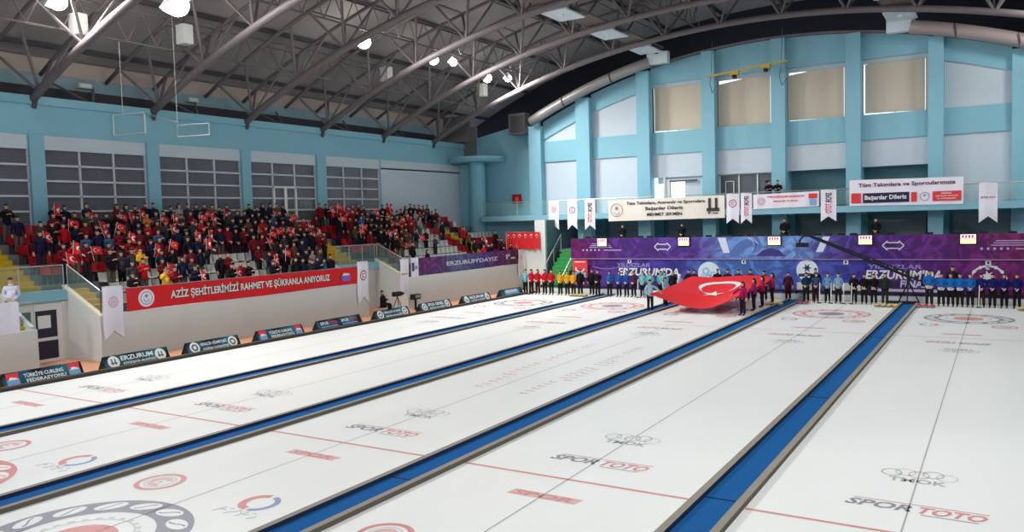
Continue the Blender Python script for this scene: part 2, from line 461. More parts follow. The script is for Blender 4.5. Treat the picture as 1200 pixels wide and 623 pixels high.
for (a,c) in ((2.0,4.4),(19.9,23.4)):
    st.box(-4.75,-4.15,a,c,2.62,2.8); st.box(-4.2,-4.14,a,c,2.4,2.8)
struct('trim_4',st,WALLBLUE,'pale blue lintel slab above the stand entrances')
# entrance door in first opening
d=empty('door_1',(-4.2,3.3,0)); d['kind']='structure'
MB().box(-4.36,-4.31,2.0,4.4,0,2.4).build('door_surround',STANDWALL,d)
f=MB(); f.box(-4.3,-4.2,2.05,2.2,0,2.25).box(-4.3,-4.2,3.95,4.15,0,2.25).box(-4.3,-4.195,2.045,4.145,2.05,2.3).box(-4.3,-4.2,2.95,3.1,0,2.1).box(-4.3,-4.195,2.045,4.145,0.85,0.97).box(-4.3,-4.195,2.045,4.145,0,0.12)
f.build('door_frame',mat('door_frame_grey',(218,218,214),0.6),d)
MB().box(-4.27,-4.24,2.15,3.98,0.1,2.1).build('pane',mat('door_glass_dark',(44,42,60),0.25),d)
MB().box(-4.235,-4.22,3.2,3.7,1.35,1.85).build('notice',WHITE,d)
MB().box(-4.3,-4.24,4.16,4.4,0,2.35).build('door_jamb',STANDWALL,d)
b=MB(); b.box(-4.62,-4.5,19.6,23.7,0,2.6); struct('wall_entrance_back',b,STANDWALL)
# kerb line at wall foot
# yellow stairs
def steps(name,ya,yb,k0,k1,label):
    s=MB()
    for k in range(k0,k1+1):
        x1=rowX(k)+0.42; z=rowZ(k)
        s.box(x1-0.8,x1,ya,yb,z-0.03,z+0.01)
        if k<NR-1:
            s.box(x1-0.8,x1-0.45,ya,yb,z,z+0.21)
        s.box(x1-0.005,x1+0.01,ya,yb,z-0.21,z)
    return struct(name,s,YELLOW,label)
steps('stairs_1',2.2,3.8,3,7,'yellow stairs rising above the left stand entrance')
steps('stairs_2',4.55,5.6,0,2,'yellow stairs beside the sloping wall of the left entrance')
steps('stairs_3',0.4,1.9,0,2,'yellow stairs at the left end of the stand')
steps('stairs_4',20.7,22.3,3,7,'yellow stairs rising above the middle stand entrance')
steps('stairs_5',18.6,19.75,0,2,'yellow stairs left of the middle entrance')
steps('stairs_6',23.6,24.6,0,2,'yellow stairs right of the middle entrance')
steps('stairs_7',34.6,35.8,0,7,'yellow stairs near the right end of the stand')
b=MB(); b.box(-5.05,-4.4,-0.3,5.6,2.55,2.585); b.box(-5.05,-4.4,18.6,24.6,2.55,2.585); struct('floor_landing',b,YELLOW,'yellow landings above the stand entrances')

railing('glass_railing','glass railing on the landing above the left entrance door',(-4.3,0.9),(-4.3,4.35),2.8,3.8,1.4)
railing('glass_railing','sloping glass railing beside the steps right of the left entrance',(-4.3,4.5),(-2.1,4.5),1.85,2.8,2.2,None,(1.0,0.0))
railing('glass_railing','glass railing on the landing above the middle entrance',(-4.4,20.0),(-4.4,23.3),2.8,3.85,1.3)
railing('glass_railing','sloping glass railing beside the steps right of the middle entrance',(-4.4,23.5),(-2.1,23.5),1.85,2.85,2.2,None,(1.05,0.0))
railing('glass_railing','glass railing and end post at the far left of the stand',(-2.1,0.6),(-2.1,1.95),1.6,2.6,1.3)
railing('glass_railing','low glass railing behind the long red banner on the stand wall',(-2.1,4.5),(-2.1,19.8),1.85,2.78,1.9)
railing('glass_railing','low glass railing behind the purple banner on the stand wall',(-2.1,23.5),(-2.1,36.5),1.85,2.85,1.9)

# end piece of stand wall rising to balcony
b=MB(); b.box(-2.2,-0.15,36.9,37.1,0,2.85); b.box(-1.0,-0.15,36.9,37.1,2.85,5.0); b.box(-0.25,-0.16,37.1,37.2,0,5.0)
b.prism([(-0.95,36.0+0.0),(-2.2,36.0),(-2.2,36.95),(-0.95,36.95)],XY(0),0,0.0)
N=8
for i in range(N):
    t0=pi/2*i/N; t1=pi/2*(i+1)/N
    c=(-1.2,35.9)
struct('wall_stand_end',b,STANDWALL)
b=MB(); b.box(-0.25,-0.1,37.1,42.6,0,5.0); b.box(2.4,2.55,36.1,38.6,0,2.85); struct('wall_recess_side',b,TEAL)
b=MB(); b.box(-9.5,-2.0,39.9,40.1,1.8,5.0); struct('wall_corner',b,WALLBLUE)
b=MB(); b.box(-9.49,-8.0,39.7,40.4,4.2,9.6); struct('wall_corner_column',b,WALLBLUE)

# ------------------------------------------------------------------ seats
def seat_mesh(m):
    s=MB()
    # local: faces -Y ; pan + back shell, gently curved
    W=0.44
    prof=[(-0.30,0.40),(-0.28,0.43),(-0.16,0.40),(-0.06,0.395),(0.0,0.44),(0.035,0.58),(0.06,0.72),(0.075,0.80)]
    th=0.025; nx=5
    for i in range(len(prof)-1):
        (y0,z0),(y1,z1)=prof[i],prof[i+1]
        for j in range(nx):
            xa=-W/2+W*j/nx; xb=-W/2+W*(j+1)/nx
            def cv(x): return 0.035*(2*x/W)**2
            pts=[(xa,y0-cv(xa),z0+cv(xa)*0.5),(xb,y0-cv(xb),z0+cv(xb)*0.5),(xb,y1-cv(xb),z1+cv(xb)*0.5),(xa,y1-cv(xa),z1+cv(xa)*0.5)]
            s.q(*pts); s.q(*[(p[0],p[1]+th,p[2]-th*0.5) for p in reversed(pts)])
    return s.mesh('stadium_seat',m,smooth=True)
SM={'red':seat_mesh(SEATR),'white':seat_mesh(SEATW)}
brk=MB(); brk.box(-0.16,-0.12,-0.2,0.02,0.0,0.40).box(0.12,0.16,-0.2,0.02,0.0,0.40).box(-0.18,0.18,-0.16,-0.1,0.34,0.38)
BRM=brk.mesh('seat_bracket',STEELD)

def seat_color(k,y):
    if y<4.5: return 'red'
    if y<19.0:
        if k<=2 and y>6.2: return 'white'
        if k==3 and 8<y<15: return 'white'
        return 'red'
    if y<24.8: return 'red'
    if y<32.8: return 'white' if (k<=5 and y>25.4+0.25*k) else 'red'
    if y<34.6: return 'red'
    return 'white' if (k in (4,5,6) and y>36.6) else 'red'
stair_gaps=[(2.1,3.9,3,7),(4.4,5.7,0,2),(-0.3,2.0,0,2),(20.6,22.4,3,7),(18.5,19.9,0,2),(23.4,24.7,0,2),(34.5,35.9,0,7),(2.0,4.4,0,2),(19.9,23.4,0,2),(-0.3,5.6,2,2),(18.6,24.6,2,2)]
def free(k,y):
    return not any(a-0.24<y<c+0.24 and k0<=k<=k1 for a,c,k0,k1 in stair_gaps)
ROWY=[]
for k in range(NR):
    y=-0.1; n=0
    while y<39.5:
        if free(k,y) and not (y>37.2 and k>=5): ROWY.append((k,round(y,3)))
        y+=0.5
def block(y):
    if y<3.0: return 'left of the left stairs'
    if y<21.5: return 'between the two left stairs'
    if y<35.2: return 'between the middle and right stairs'
    return 'right of the far right stairs'
# occupancy ----------------------------------------------------------
def occ_prob(k,y):
    if y<2.2: return [0,0,0,.3,.2,.35,.4,.35][k]
    if y<5.9: return [0,0,0,.5,.55,.5,.6,.6][k]
    if y<20.3:
        p=[.50,.62,.78,.85,.88,.92,.9,.8][k]
        if k==0: p=.55 if y<10 else (.45 if y<15 else .8)
        if k in (1,2) and 11.6<y<14.2: p=.1
        if k==3 and 12.2<y<14: p=.4
        return p
    if y<23.5: return .12 if k>5 else .05
    if y<35:
        if k==0: return 0.05 if y<32 else .75
        if k==1: return .5 if y<26 else (.05 if y<32.5 else .5)
        if k==2: return .8 if y<26.4 else (.08 if y<33 else .2)
        if k==3: return .9 if y<27.5 else (.3 if y<29 else .06)
        if k==4: return .93 if y<28.5 else (.7 if y<30.4 else .08)
        if k==5: return .93 if y<30.5 else .1
        if k==6: return .93 if y<31 else (.5 if y<33.5 else .5)
        return .75 if y<29 else (.35 if y<31.5 else .85)
    return [.8,.3,.1,.08,0,0,0,0][k] if y<38 else 0

# ------------------------------------------------------------------ people
def skin_mesh(name, joints, edges, mats, root=0, sub=1):
    me=bpy.data.meshes.new(name); me.from_pydata([j[0] for j in joints],edges,[])
    o=bpy.data.objects.new(name,me); COL.objects.link(o)
    md=o.modifiers.new('skin','SKIN'); md.branch_smoothing=0.4
    for i,j in enumerate(joints):
        sv=me.skin_vertices[0].data[i]; r=j[1]; sv.radius=(r,r) if not isinstance(r,tuple) else r
        sv.use_root=(i==root)
    if sub: s2=o.modifiers.new('sub','SUBSURF'); s2.levels=sub; s2.render_levels=sub
    dg=bpy.context.evaluated_depsgraph_get(); dg.update()
    ev=bpy.data.meshes.new_from_object(o.evaluated_get(dg))
    vs=[tuple(v.co) for v in ev.vertices]; fs=[tuple(p.vertices) for p in ev.polygons]
    bpy.data.objects.remove(o); bpy.data.meshes.remove(me); bpy.data.meshes.remove(ev)
    return vs,fs

# arms: elbow, wrist, hand tip for the (right, left) side. local facing -Y, x>0 is the person's left as seen... symmetric
POSES={
 'stand': dict(arms=[((-.25,.02,1.14),(-.27,-.05,.90)),((.25,.02,1.14),(.27,-.05,.90))]),
 'clasp': dict(arms=[((-.235,.03,1.14),(-.07,-.17,1.00)),((.235,.03,1.14),(.05,-.18,.98))]),
 'hold':  dict(arms=[((-.24,-.06,1.14),(-.16,-.30,1.06)),((.24,-.06,1.14),(.16,-.30,1.06))]),
 'raise': dict(arms=[((-.30,-.12,1.24),(-.22,-.28,1.46)),((.25,.02,1.14),(.24,-.06,.90))]),
 'clap':  dict(arms=[((-.26,-.06,1.16),(-.06,-.27,1.28)),((.26,-.06,1.16),(.06,-.27,1.28))]),
 'aside': dict(arms=[((-.36,-.05,1.24),(-.50,-.22,1.08)),((.25,.02,1.14),(.27,-.05,.90))]),
 'side2': dict(arms=[((-.25,.02,1.14),(-.27,-.05,.90)),((.36,-.05,1.24),(.50,-.22,1.08))]),
 'sit':   dict(arms=[((-.25,-.06,.74),(-.12,-.30,.72)),((.25,-.06,.74),(.12,-.30,.76))],sit=True),
}
PM={}
def person_meshes(pose, coat=False, female=False):
    key=(pose,coat,female)
    if key in PM: return PM[key]
    P_=POSES[pose]; sit=P_.get('sit',False); dz=-0.45 if sit else 0
    V=Vector
    sh=0.165 if female else 0.185
    def body_chain(inf, full=True, legs=True, arms=True, coatlen=False):
        J=[];E=[]
        def a(p,r,link=None):
            J.append((tuple(p),r)); 
            if link is not None: E.append((link,len(J)-1))
            return len(J)-1
        tk=.68 if full else 1.0
        pe=a((0,0,.96+dz),.125*tk+inf)
        w=a((0,0,1.12+dz),.115*tk+inf,pe); ch=a((0,.01,1.30+dz),.135*(.8 if full else 1)+inf,w); nb=a((0,.01,1.44+dz),.075+inf*.8,ch)
        if full:
            nk=a((0,-.005,1.51+dz),.052,nb); h1=a((0,-.015,1.60+dz),.075,nk); h2=a((0,-.005,1.67+dz),.072,h1)
        if arms:
            for sgn,(el,wr) in zip((-1,1),P_['arms']):
                s=a((sgn*sh,.01,1.40+dz),.058+inf,ch)
                e=a(el,.045+inf,s); wv=a(wr,.030+inf*.8,e)
                if full:
                    d=(V(wr)-V(el)).normalized(); h=a(V(wr)+d*.07,.034,wv)
                    side=d.cross(V((0,0,1))); 
                    side=side.normalized() if side.length>.1 else V((0,1,0))
                    nrm=d.cross(side)
                    for q in range(4):
                        f0=V(wr)+d*.10+side*(.028*(q-1.5)*.75); L=(.062,.072,.068,.052)[q]
                        k1=a(f0,.0095,h); k2=a(f0+d*L*.6+nrm*.012,.0085,k1); a(f0+d*L*.85+nrm*.04,.007,k2)
                    t1=a(V(wr)+d*.045-side*.045*sgn,.011,wv); a(V(wr)+d*.09-side*.06*sgn+nrm*.02,.009,t1)
        if legs:
            for sgn in (-1,1):
                if sit: pts=[((sgn*.1,-.04,.50),.09),((sgn*.13,-.42,.50),.065),((sgn*.13,-.42,.09),.045)]
                else: pts=[((sgn*.09,0,.86),.088),((sgn*.10,-.015,.50),.062),((sgn*.11,.015,.09 if full else .065),.043 if full else .05)]
                l=pe
                for p,r in pts: l=a(p,r+inf,l)
                if full:
                    z=pts[-1][0]; l=a((z[0]+sgn*.01,z[1]-.13,.045),.042,l); a((z[0]+sgn*.015,z[1]-.20,.035),.030,l)
        if coatlen:
            l=a((0,0,.80+dz),.15+inf,pe); a((0,-.0,.45),.17+inf,l)
        return J,E
    # body
    J,E=body_chain(0.0)
    vs,fs=skin_mesh('person',J,E,None)
    mb=MB(); mb.v=list(vs); mb.f=list(fs)
    mb.m=[1 if max(vs[i][2] for i in f)<0.115 else 0 for f in fs]
    mb.mi=0
    # nose, ears, jaw
    hz=1.625+dz
    mb.ell((0,-.09,hz-.01),.014,.022,.024,6,4); mb.ell((-.078,0,hz),.012,.022,.032,6,4); mb.ell((.078,0,hz),.012,.022,.032,6,4)
    mb.mi=2; mb.ell((-.03,-.083,hz+.018),.012,.008,.008,6,4); mb.ell((.03,-.083,hz+.018),.012,.008,.008,6,4)
    mb.mi=3; mb.ell((0,-.086,hz-.055),.024,.008,.007,6,4)
    body=mb.mesh('person',[SKIN,SHOE,mat('eye_dark',(40,30,28),0.4),mat('lip',(170,90,84),0.5)],smooth=True)
    J,E=body_chain(0.026 if not coat else .034,full=False,legs=False,coatlen=coat)
    vs,fs=skin_mesh('jacket',J,E,None); mb=MB(); mb.v=list(vs); mb.f=list(fs); mb.m=[0]*len(fs)
    mb.tube([(0,0,(.84 if not coat else .40)+dz*(0 if coat else 1)),(0,0,.96+dz),(0,0,1.10+dz),(0,.005,1.28+dz)],[.165 if not coat else .20,.160,.148,.15],14)
    mb.tube([(0,.012,1.46+dz),(0,.005,1.52+dz)],[.085,.075],10)
    jk=mb.mesh('jacket',[mat('cloth_default',(40,40,48),.8)],smooth=True)
    J,E=body_chain(0.020,full=False,legs=True,arms=False)
    J=[j for j in J]; 
    # keep only pelvis and legs
    keep=[0]+list(range(4,len(J))); idx={o:i for i,o in enumerate(keep)}
    J2=[J[i] for i in keep]; E2=[(idx[x],idx[y]) for x,y in E if x in idx and y in idx]
    vs,fs=skin_mesh('trousers',J2,E2,None); mb=MB(); mb.v=list(vs); mb.f=list(fs); mb.m=[0]*len(fs)
    tr=mb.mesh('trousers',[mat('trouser_default',(30,30,34),.8)],smooth=True)
    # hair
    h=MB()
    if female:
        h.ell((0,.026,hz+.04),.090,.098,.092,12,8,.0); h.tube([(0,.05,hz+.03),(0,.075,hz-.08),(0,.085,hz-.24)],[.075,.085,.045],10)
    else:
        h.ell((0,.028,hz+.045),.086,.094,.082,12,8,.0); h.ell((0,.045,hz-.01),.078,.062,.06,10,6)
    hr=h.mesh('hair',[mat('hair_default',(30,24,22),.8)],smooth=True)
    PM[key]=(body,jk,tr,hr); return PM[key]

CLOTH={}
def cloth(rgb):
    k='cloth_%d_%d_%d'%rgb
    return mat(k,rgb,.85,var=.08,scale=8,spec=.1)
HAIRM=[mat('hair_black',(24,20,20),.7),mat('hair_brown',(60,40,28),.7),mat('hair_dark_brown',(38,28,22),.7)]
JRGB={'black':(26,26,32),'dark navy':(28,32,58),'dark grey':(58,58,64),'dark red':(110,24,36),'red':(186,28,38),'brown':(96,66,48),'olive green':(62,66,50),'steel blue':(52,92,130),'orange':(200,120,50),'yellow':(230,180,40),'light grey':(150,150,156),'bright blue':(24,110,200),'royal blue':(30,66,160),'navy blue':(22,30,96),'teal':(110,200,200),'light blue':(170,205,230),'magenta':(178,30,92),'maroon':(84,22,40),'white':(222,224,230),'black ':(26,26,32)}
def person(loc, rz, pose, jcol, tcol=(28,28,32), female=False, coat=False, hair=None, scale=1.0, label='', group=None, trim=None, split=None):
    body,jk,tr,hr=person_meshes(pose,coat,female)
    root=bpy.data.objects.new('person',body); root.location=loc; root.rotation_euler=(0,0,rz); root.scale=(scale,)*3; add(root)
    tag(root,label,'person',group)
    for nm,me,m in (('jacket',jk,cloth(jcol)),('trousers',tr,cloth(tcol)),('hair',hr,hair or random.choice(HAIRM))):
        c=bpy.data.objects.new('coat' if (coat and nm=='jacket') else nm,me); add(c,root)
        c.material_slots[0].link='OBJECT'; c.material_slots[0].material=m
    if trim is not None:
        # pale hem of the jacket
        t=MB(); dzz=-0.45 if pose=='sit' else 0
        t.tube([(0,0,.855+dzz),(0,0,trim[1])],[.172,.172],14)
        o=bpy.data.objects.new('jacket_hem',t.mesh('jacket_hem',cloth(trim[0]),smooth=True)); add(o,root)
    return root

# hand flag (held) local: pole base at hand
def flag_geo(w,h,flutter):
    s=MB(); n=8
    pts=[[None]*2 for _ in range(n+1)]
    for i in range(n+1):
        u=i/n
        for j in (0,1):
            pts[i][j]=(u*w, flutter*sin(u*5.5)*(.3+u), -h*j-0.10*u*u)
    for i in range(n):
        a,b_,c,d=pts[i][0],pts[i][1],pts[i+1][1],pts[i+1][0]
        s.q(a,b_,c,d); s.q(*[(p[0],p[1]+.004,p[2]) for p in (d,c,b_,a)])
    return s
def crescent_poly(mb,fn,c,G,ang=0.0,d=0.0):
    """Crescent and star in flag units, c = flag hoist-centre, axis direction ang"""
    ca,sa=cos(ang),sin(ang)
    def T(u,v): return (c[0]+u*ca-v*sa, c[1]+u*sa+v*ca)
    R=.25*G; r=.2*G; x0=.5*G; x1=x0+.0625*G
    # intersection angle
    dd=.0625*G; xi=(R*R-r*r+dd*dd)/(2*dd); yi=sqrt(max(0,R*R-xi*xi))
    ao=atan2(yi,xi); ai=atan2(yi,xi-dd)
    n=24; outer=[T(x0+R*cos(ao+(2*pi-2*ao)*i/n),R*sin(ao+(2*pi-2*ao)*i/n)) for i in range(n+1)]
    inner=[T(x1+r*cos(ai+(2*pi-2*ai)*i/n),r*sin(ai+(2*pi-2*ai)*i/n)) for i in range(n+1)]
    for i in range(n): mb.flat([outer[i],outer[i+1],inner[i+1],inner[i]],fn,d)
    sc=T(x1-.2*G+G/3+.125*G*0.9,0)
    mb.star(sc,.125*G,fn,d,rot=ang+pi)
FG=[]
for w,h,fl in ((.40,.34,.05),(.26,.46,.05),(.22,.50,.06)):
    cl=flag_geo(w,h,fl).mesh('flag_cloth',RED)
    em=MB()
    def fn(u,v,d,w=w,h=h,fl=fl): 
        t=u/w; return (u, fl*sin(t*5.5)*(.3+t)-.006, v-h/2-0.10*t*t)
    crescent_poly(em,fn,(0,0),h*.95)
    def fnb(u,v,d,w=w,h=h,fl=fl):
        t=u/w; return (u, fl*sin(t*5.5)*(.3+t)+.010, v-h/2-0.10*t*t)
    crescent_poly(em,fnb,(0,0),h*.95)
    em=em.mesh('crescent_and_star',WHITE)
    pl=MB().tube([(0,0,-.62),(0,0,.03)],.009,6).mesh('flag_pole',WHITE)
    FG.append((cl,em,pl))
def hand_flag(p,rz,tilt,label,kind):
    cl,em,pl=FG[kind]
    r=bpy.data.objects.new('hand_flag',pl); r.location=p; r.rotation_euler=(tilt,random.uniform(-.3,.3),rz); add(r)
    tag(r,label,'flag','small red flags waved by the spectators')
    c=bpy.data.objects.new('flag_cloth',cl); add(c,r); e=bpy.data.objects.new('crescent_and_star',em); add(e,c)
    return r

# spectators ----------------------------------------------------------
cands=[]
rnd=random.Random(11)
for (k,y) in ROWY:
    if y< -0.2: continue
    pr_=occ_prob(k,y)
    if rnd.random()<pr_: cands.append((k,y))
JC=['black']*30+['dark navy']*22+['dark grey']*12+['dark red']*14+['red']*7+['brown']*5+['olive green']*4+['steel blue']*3+['light grey']*3+['orange','yellow']
TC=[((30,30,36)),((44,46,56)),((90,90,92)),((36,40,62)),((100,92,78))]
counts={}
occ=set()
BL={'left of the left stairs':'far left block','between the two left stairs':'left block','between the middle and right stairs':'middle block','right of the far right stairs':'right block'}
print('SPECTATORS',len(cands))
if len(cands)>295:
    rnd.shuffle(cands); cands=cands[:295]; cands.sort()
nflag=0
ROWN=['front row','second row','third row','fourth row','fifth row','sixth row','seventh row','top row']
flaglist=[]
for (k,y) in cands:
    occ.add((k,y))
    jn=rnd.choice(JC)
    if 24<y<30 and k>=5 and rnd.random()<.3: jn='red'
    bk=block(y); counts[(bk,k)]=counts.get((bk,k),0)+1; n=counts[(bk,k)]
    fl=rnd.random()<(.24 if y>4.5 else .12)
    pose=rnd.choice(['raise','hold','clap','raise']) if fl else rnd.choice(['stand','clasp','clap','stand'])
    fem=rnd.random()<.2
    jit=rnd.uniform(-.05,.05); x=rowX(k)+0.20; yy=y+jit; sc=rnd.uniform(.93,1.05)
    lab='person in %s jacket%s, %s %s, %s from left'%(jn,' with red flag' if fl else '',BL[bk],ROWN[k],ordinal(n))
    person((x,yy,rowZ(k)),pi/2+rnd.uniform(-.25,.25),pose,JRGB[jn],rnd.choice(TC),fem,False,None,sc,lab,'spectators standing in the stand')
    if fl:
        flaglist.append((k,y,x,yy,sc,pose,n,bk,jn))
for (k,y,x,yy,sc,pose,n,bk,jn) in flaglist:
    hz={'raise':1.55,'hold':1.15,'clap':1.35}[pose]*sc
    hx={'raise':.33,'hold':.38,'clap':.34}[pose]; hy={'raise':-.22,'hold':-.14,'clap':0}[pose]
    hand_flag((x+hx+.02,yy+hy,rowZ(k)+hz+.18),rnd.uniform(1.2,1.9),rnd.uniform(-.4,.1),
      'small red flag held by the %s person from left, %s %s'%(ordinal(n),BL[bk],ROWN[k]),rnd.randrange(3))

# seats: individual ones where they can be seen, the hidden remainder as one
vis=[]; hid=[]
for (k,y) in ROWY:
    s=0
    if (k,y) in occ: s+=2
    for dy in (-.5,0,.5):
        if (k-1,round(y+dy,3)) in occ: s+=1
    (vis if len(vis)<2000 else hid).append((s,k,y))
vis.sort(key=lambda t:(t[0],t[2]))
hid=vis[300:]; vis=sorted(vis[:300],key=lambda t:(t[1],t[2]))
cnt={}
for s,k,y in vis:
    c=seat_color(k,y); bk=block(y); cnt[(bk,k)]=cnt.get((bk,k),0)+1
    o=bpy.data.objects.new('stadium_seat',SM[c]); o.location=(rowX(k)-0.29,y,rowZ(k)); o.rotation_euler=(0,0,pi/2); add(o)
    tag(o,'%s plastic seat, %s of the %s, %s shown from its left'%(c,ROWN[k],{'left of the left stairs':'far left block','between the two left stairs':'left block','between the middle and right stairs':'middle block','right of the far right stairs':'right block'}[bk],ordinal(cnt[(bk,k)])),'seat','plastic seats of the stand')
    b_=bpy.data.objects.new('seat_bracket',BRM); add(b_,o)
hs=MB()
sm=SM['red']; svs=[tuple(v.co) for v in sm.vertices]; sfs=[tuple(p.vertices) for p in sm.polygons]
for s,k,y in hid:
    b0=len(hs.v); hs.v+=[(rowX(k)-0.29-v[1],y+v[0],rowZ(k)+v[2]) for v in svs]; hs.f+=[tuple(b0+i for i in f) for f in sfs]
    hs.m+=[0 if seat_color(k,y)=='red' else 1]*len(sfs)
o=hs.build('stadium_seats',[SEATR,SEATW]); tag(o,'remaining red and white plastic seats mostly hidden behind the standing crowd','seats',None,'stuff')

# ------------------------------------------------------------------ ice sheets and their markings
def icexy(z=0.004): return XY(z)
CX=[P*(i+.5) for i in range(5)]
Y0,Y1=-20.0,34.4
pos=['leftmost ice sheet, beside the advertising boards','second ice sheet from the left','middle ice sheet, carrying the great red flag','second ice sheet from the right','rightmost ice sheet']
def pattern_ring(mb,c,fn,lo,hi):
    # chain pattern: a band with pale slanted ovals, each with a thin stroke through it
    mb.mi=0; mb.ring(c,lo,hi,fn,n=72)
    n=14; rm=(lo+hi)/2+.02
    for i in range(n):
        t=2*pi*i/n; cx=c[0]+rm*cos(t); cy=c[1]+rm*sin(t); ax=t+pi/2+.35; pl=[]
        for k in range(14):
            q=2*pi*k/14; a=.30*cos(q); b_=.17*sin(q); pl.append((cx+a*cos(ax)-b_*sin(ax),cy+a*sin(ax)+b_*cos(ax)))
        mb.mi=1; mb.flat(pl,fn,.002)
        mb.mi=0; st=[]
        for sg_ in (1,-1):
            pts=[(u_,.07*sin(u_*9)) for u_ in (-.2,-.12,-.04,.04,.12,.2)]
            for (u_,v_) in (pts if sg_>0 else pts[::-1]): st.append((cx+u_*cos(ax)-(v_+.02*sg_)*sin(ax),cy+u_*sin(ax)+(v_+.02*sg_)*cos(ax)))
        mb.flat(st,fn,.004)
for i,xc in enumerate(CX):
    xa=xc-P/2+.50 if i else 0.42; xb=xc+P/2-.47 if i<4 else xc+P/2-.3
    r=MB().box(xa,xb,Y0,Y1,-.03,0).build('ice_sheet',ICE); tag(r,'white '+pos[i],'ice sheet','curling ice sheets')
    fn=icexy()
    dark=i%2==0
    MB().flat([(xc-.014,Y0+.5),(xc+.014,Y0+.5),(xc+.014,33.6),(xc-.014,33.6)],fn).build('centre_line',mat('centre_line_grey',(176,178,180),.4),r)
    for far in (0,1):
        sg=-1 if far else 1; oy=21.95 if far else 0
        def F(u,v,d,sg=sg,oy=oy,xc=xc): return (xc+sg*u, oy+sg*v, .004+d)
        w=(xb-xa)/2-.02
        MB().flat([(-w,-.04),(w,-.04),(w,.04),(-w,.04)],F).build('hog_line',INKRD if not far else INKR,r)
        h=MB(); pattern_ring(h,(0,-6.4),F,1.22,1.83); h.build('house_outer_ring',[(INKD if dark else INKRD),ICE],r)
        h=MB(); h.disc((0,-6.4),.62,F,n=40); h.build('house_button',(INKRD if dark else INKD),r)
        h=MB(); h.ring((0,-6.4),.86,.90,F)
        for q in range(26):
            t=2*pi*q/26; h.flat([(.9*cos(t),-6.4+.9*sin(t)),(.9*cos(t+.12),-6.4+.9*sin(t+.12)),(.98*cos(t+.12),-6.4+.98*sin(t+.12)),(.98*cos(t),-6.4+.98*sin(t))],F)
        h.build('house_inner_marks',INKL,r)
        t=MB(); t.mi=0; put_text(t,'SPOR',-1.03,.05,1.08,1.42,F,skew=.3); t.mi=1; put_text(t,'TOTO',.08,1.12,1.08,1.42,F,skew=.3)
        t.mi=1; t.flat([(-.9,1.47),(1.2,1.47),(1.2,1.50),(-.9,1.50)],F); t.mi=0; t.flat([(.2,1.0),(1.05,1.0),(1.05,1.03),(.2,1.03)],F)
        t.build('lettering',[INKD,INKRD],r)
        t=MB(); t.mi=0
        put_text(t,'SPOR',-.62,.66,-1.17,-.93,F,skew=.2); t.mi=1
        t.flat([(-.70,-1.19),(.74,-1.19),(.80,-.91),(-.64,-.91)],lambda u,v,d,F=F: F(u,v,d-.002))
        t.build('lettering',[INKRD,INKR],r)
        t=MB(); put_text(t,'TMOK',-.5,.5,2.72,2.98,F); t.build('lettering',INKK,r)
        t=MB()
        for q in range(5):
            t.mi=q%3; t.ring((-.48+.24*q,3.25+(.1 if q%2 else 0)),.16,.19,F,n=20,ry=1.2)
        t.build('rings_emblem',[mat('ice_green_ink',(180,200,184),.4),INKL,INKR],r)
        t=MB(); t.mi=0; t.ring((-1.42,-3.85),.40,.50,F,n=40); t.mi=1; t.ring((-1.42,-3.85),.12,.25,F,n=20,a0=.6,a1=5.4); t.disc((-1.42,-3.85),.05,F); t.mi=2; t.ring((-1.42,-3.85),.29,.32,F,.002,n=24)
        t.build('round_emblem',[INKRD,INKR,INKL],r)
        t=MB(); t.mi=0; t.ring((1.42,-3.75),.25,.40,F,n=20,a0=pi*.55,a1=pi*1.5); t.mi=1; t.ring((1.42,-3.78),.29,.40,F,n=20,a0=-pi*.42,a1=pi*.45); 
        t.build('swirl_emblem',[INKRD,INKB],r)
        t=MB()
        for q in range(10): t.tube([F(.95+q*.1,-4.45+.12*((q*7)%3),.0),F(1.05+q*.1,-4.2-.1*(q%2),.0)],.012,4)
        t.build('script_mark',INKL,r)
    if i==2:
        t=MB()
        for (x,ya,yb,st) in ((16.0,6.3,15.3,.36),(16.32,8.5,12.5,.4),(13.95,8.6,15.4,.42),(14.2,6.6,9,.4)):
            y=ya; q=0
            while y<yb:
                if q%7!=6:
                    t.flat([(x-.14,y),(x+.14,y+.05),(x+.14,y+.13),(x-.14,y+.08)],fn)
                    if q%3!=1: t.flat([(x-.14,y+.08),(x-.09,y+.08),(x-.09,y+st*.5),(x-.14,y+st*.5)],fn)
                y+=st; q+=1
        t.build('faded_lettering',INKR,r)

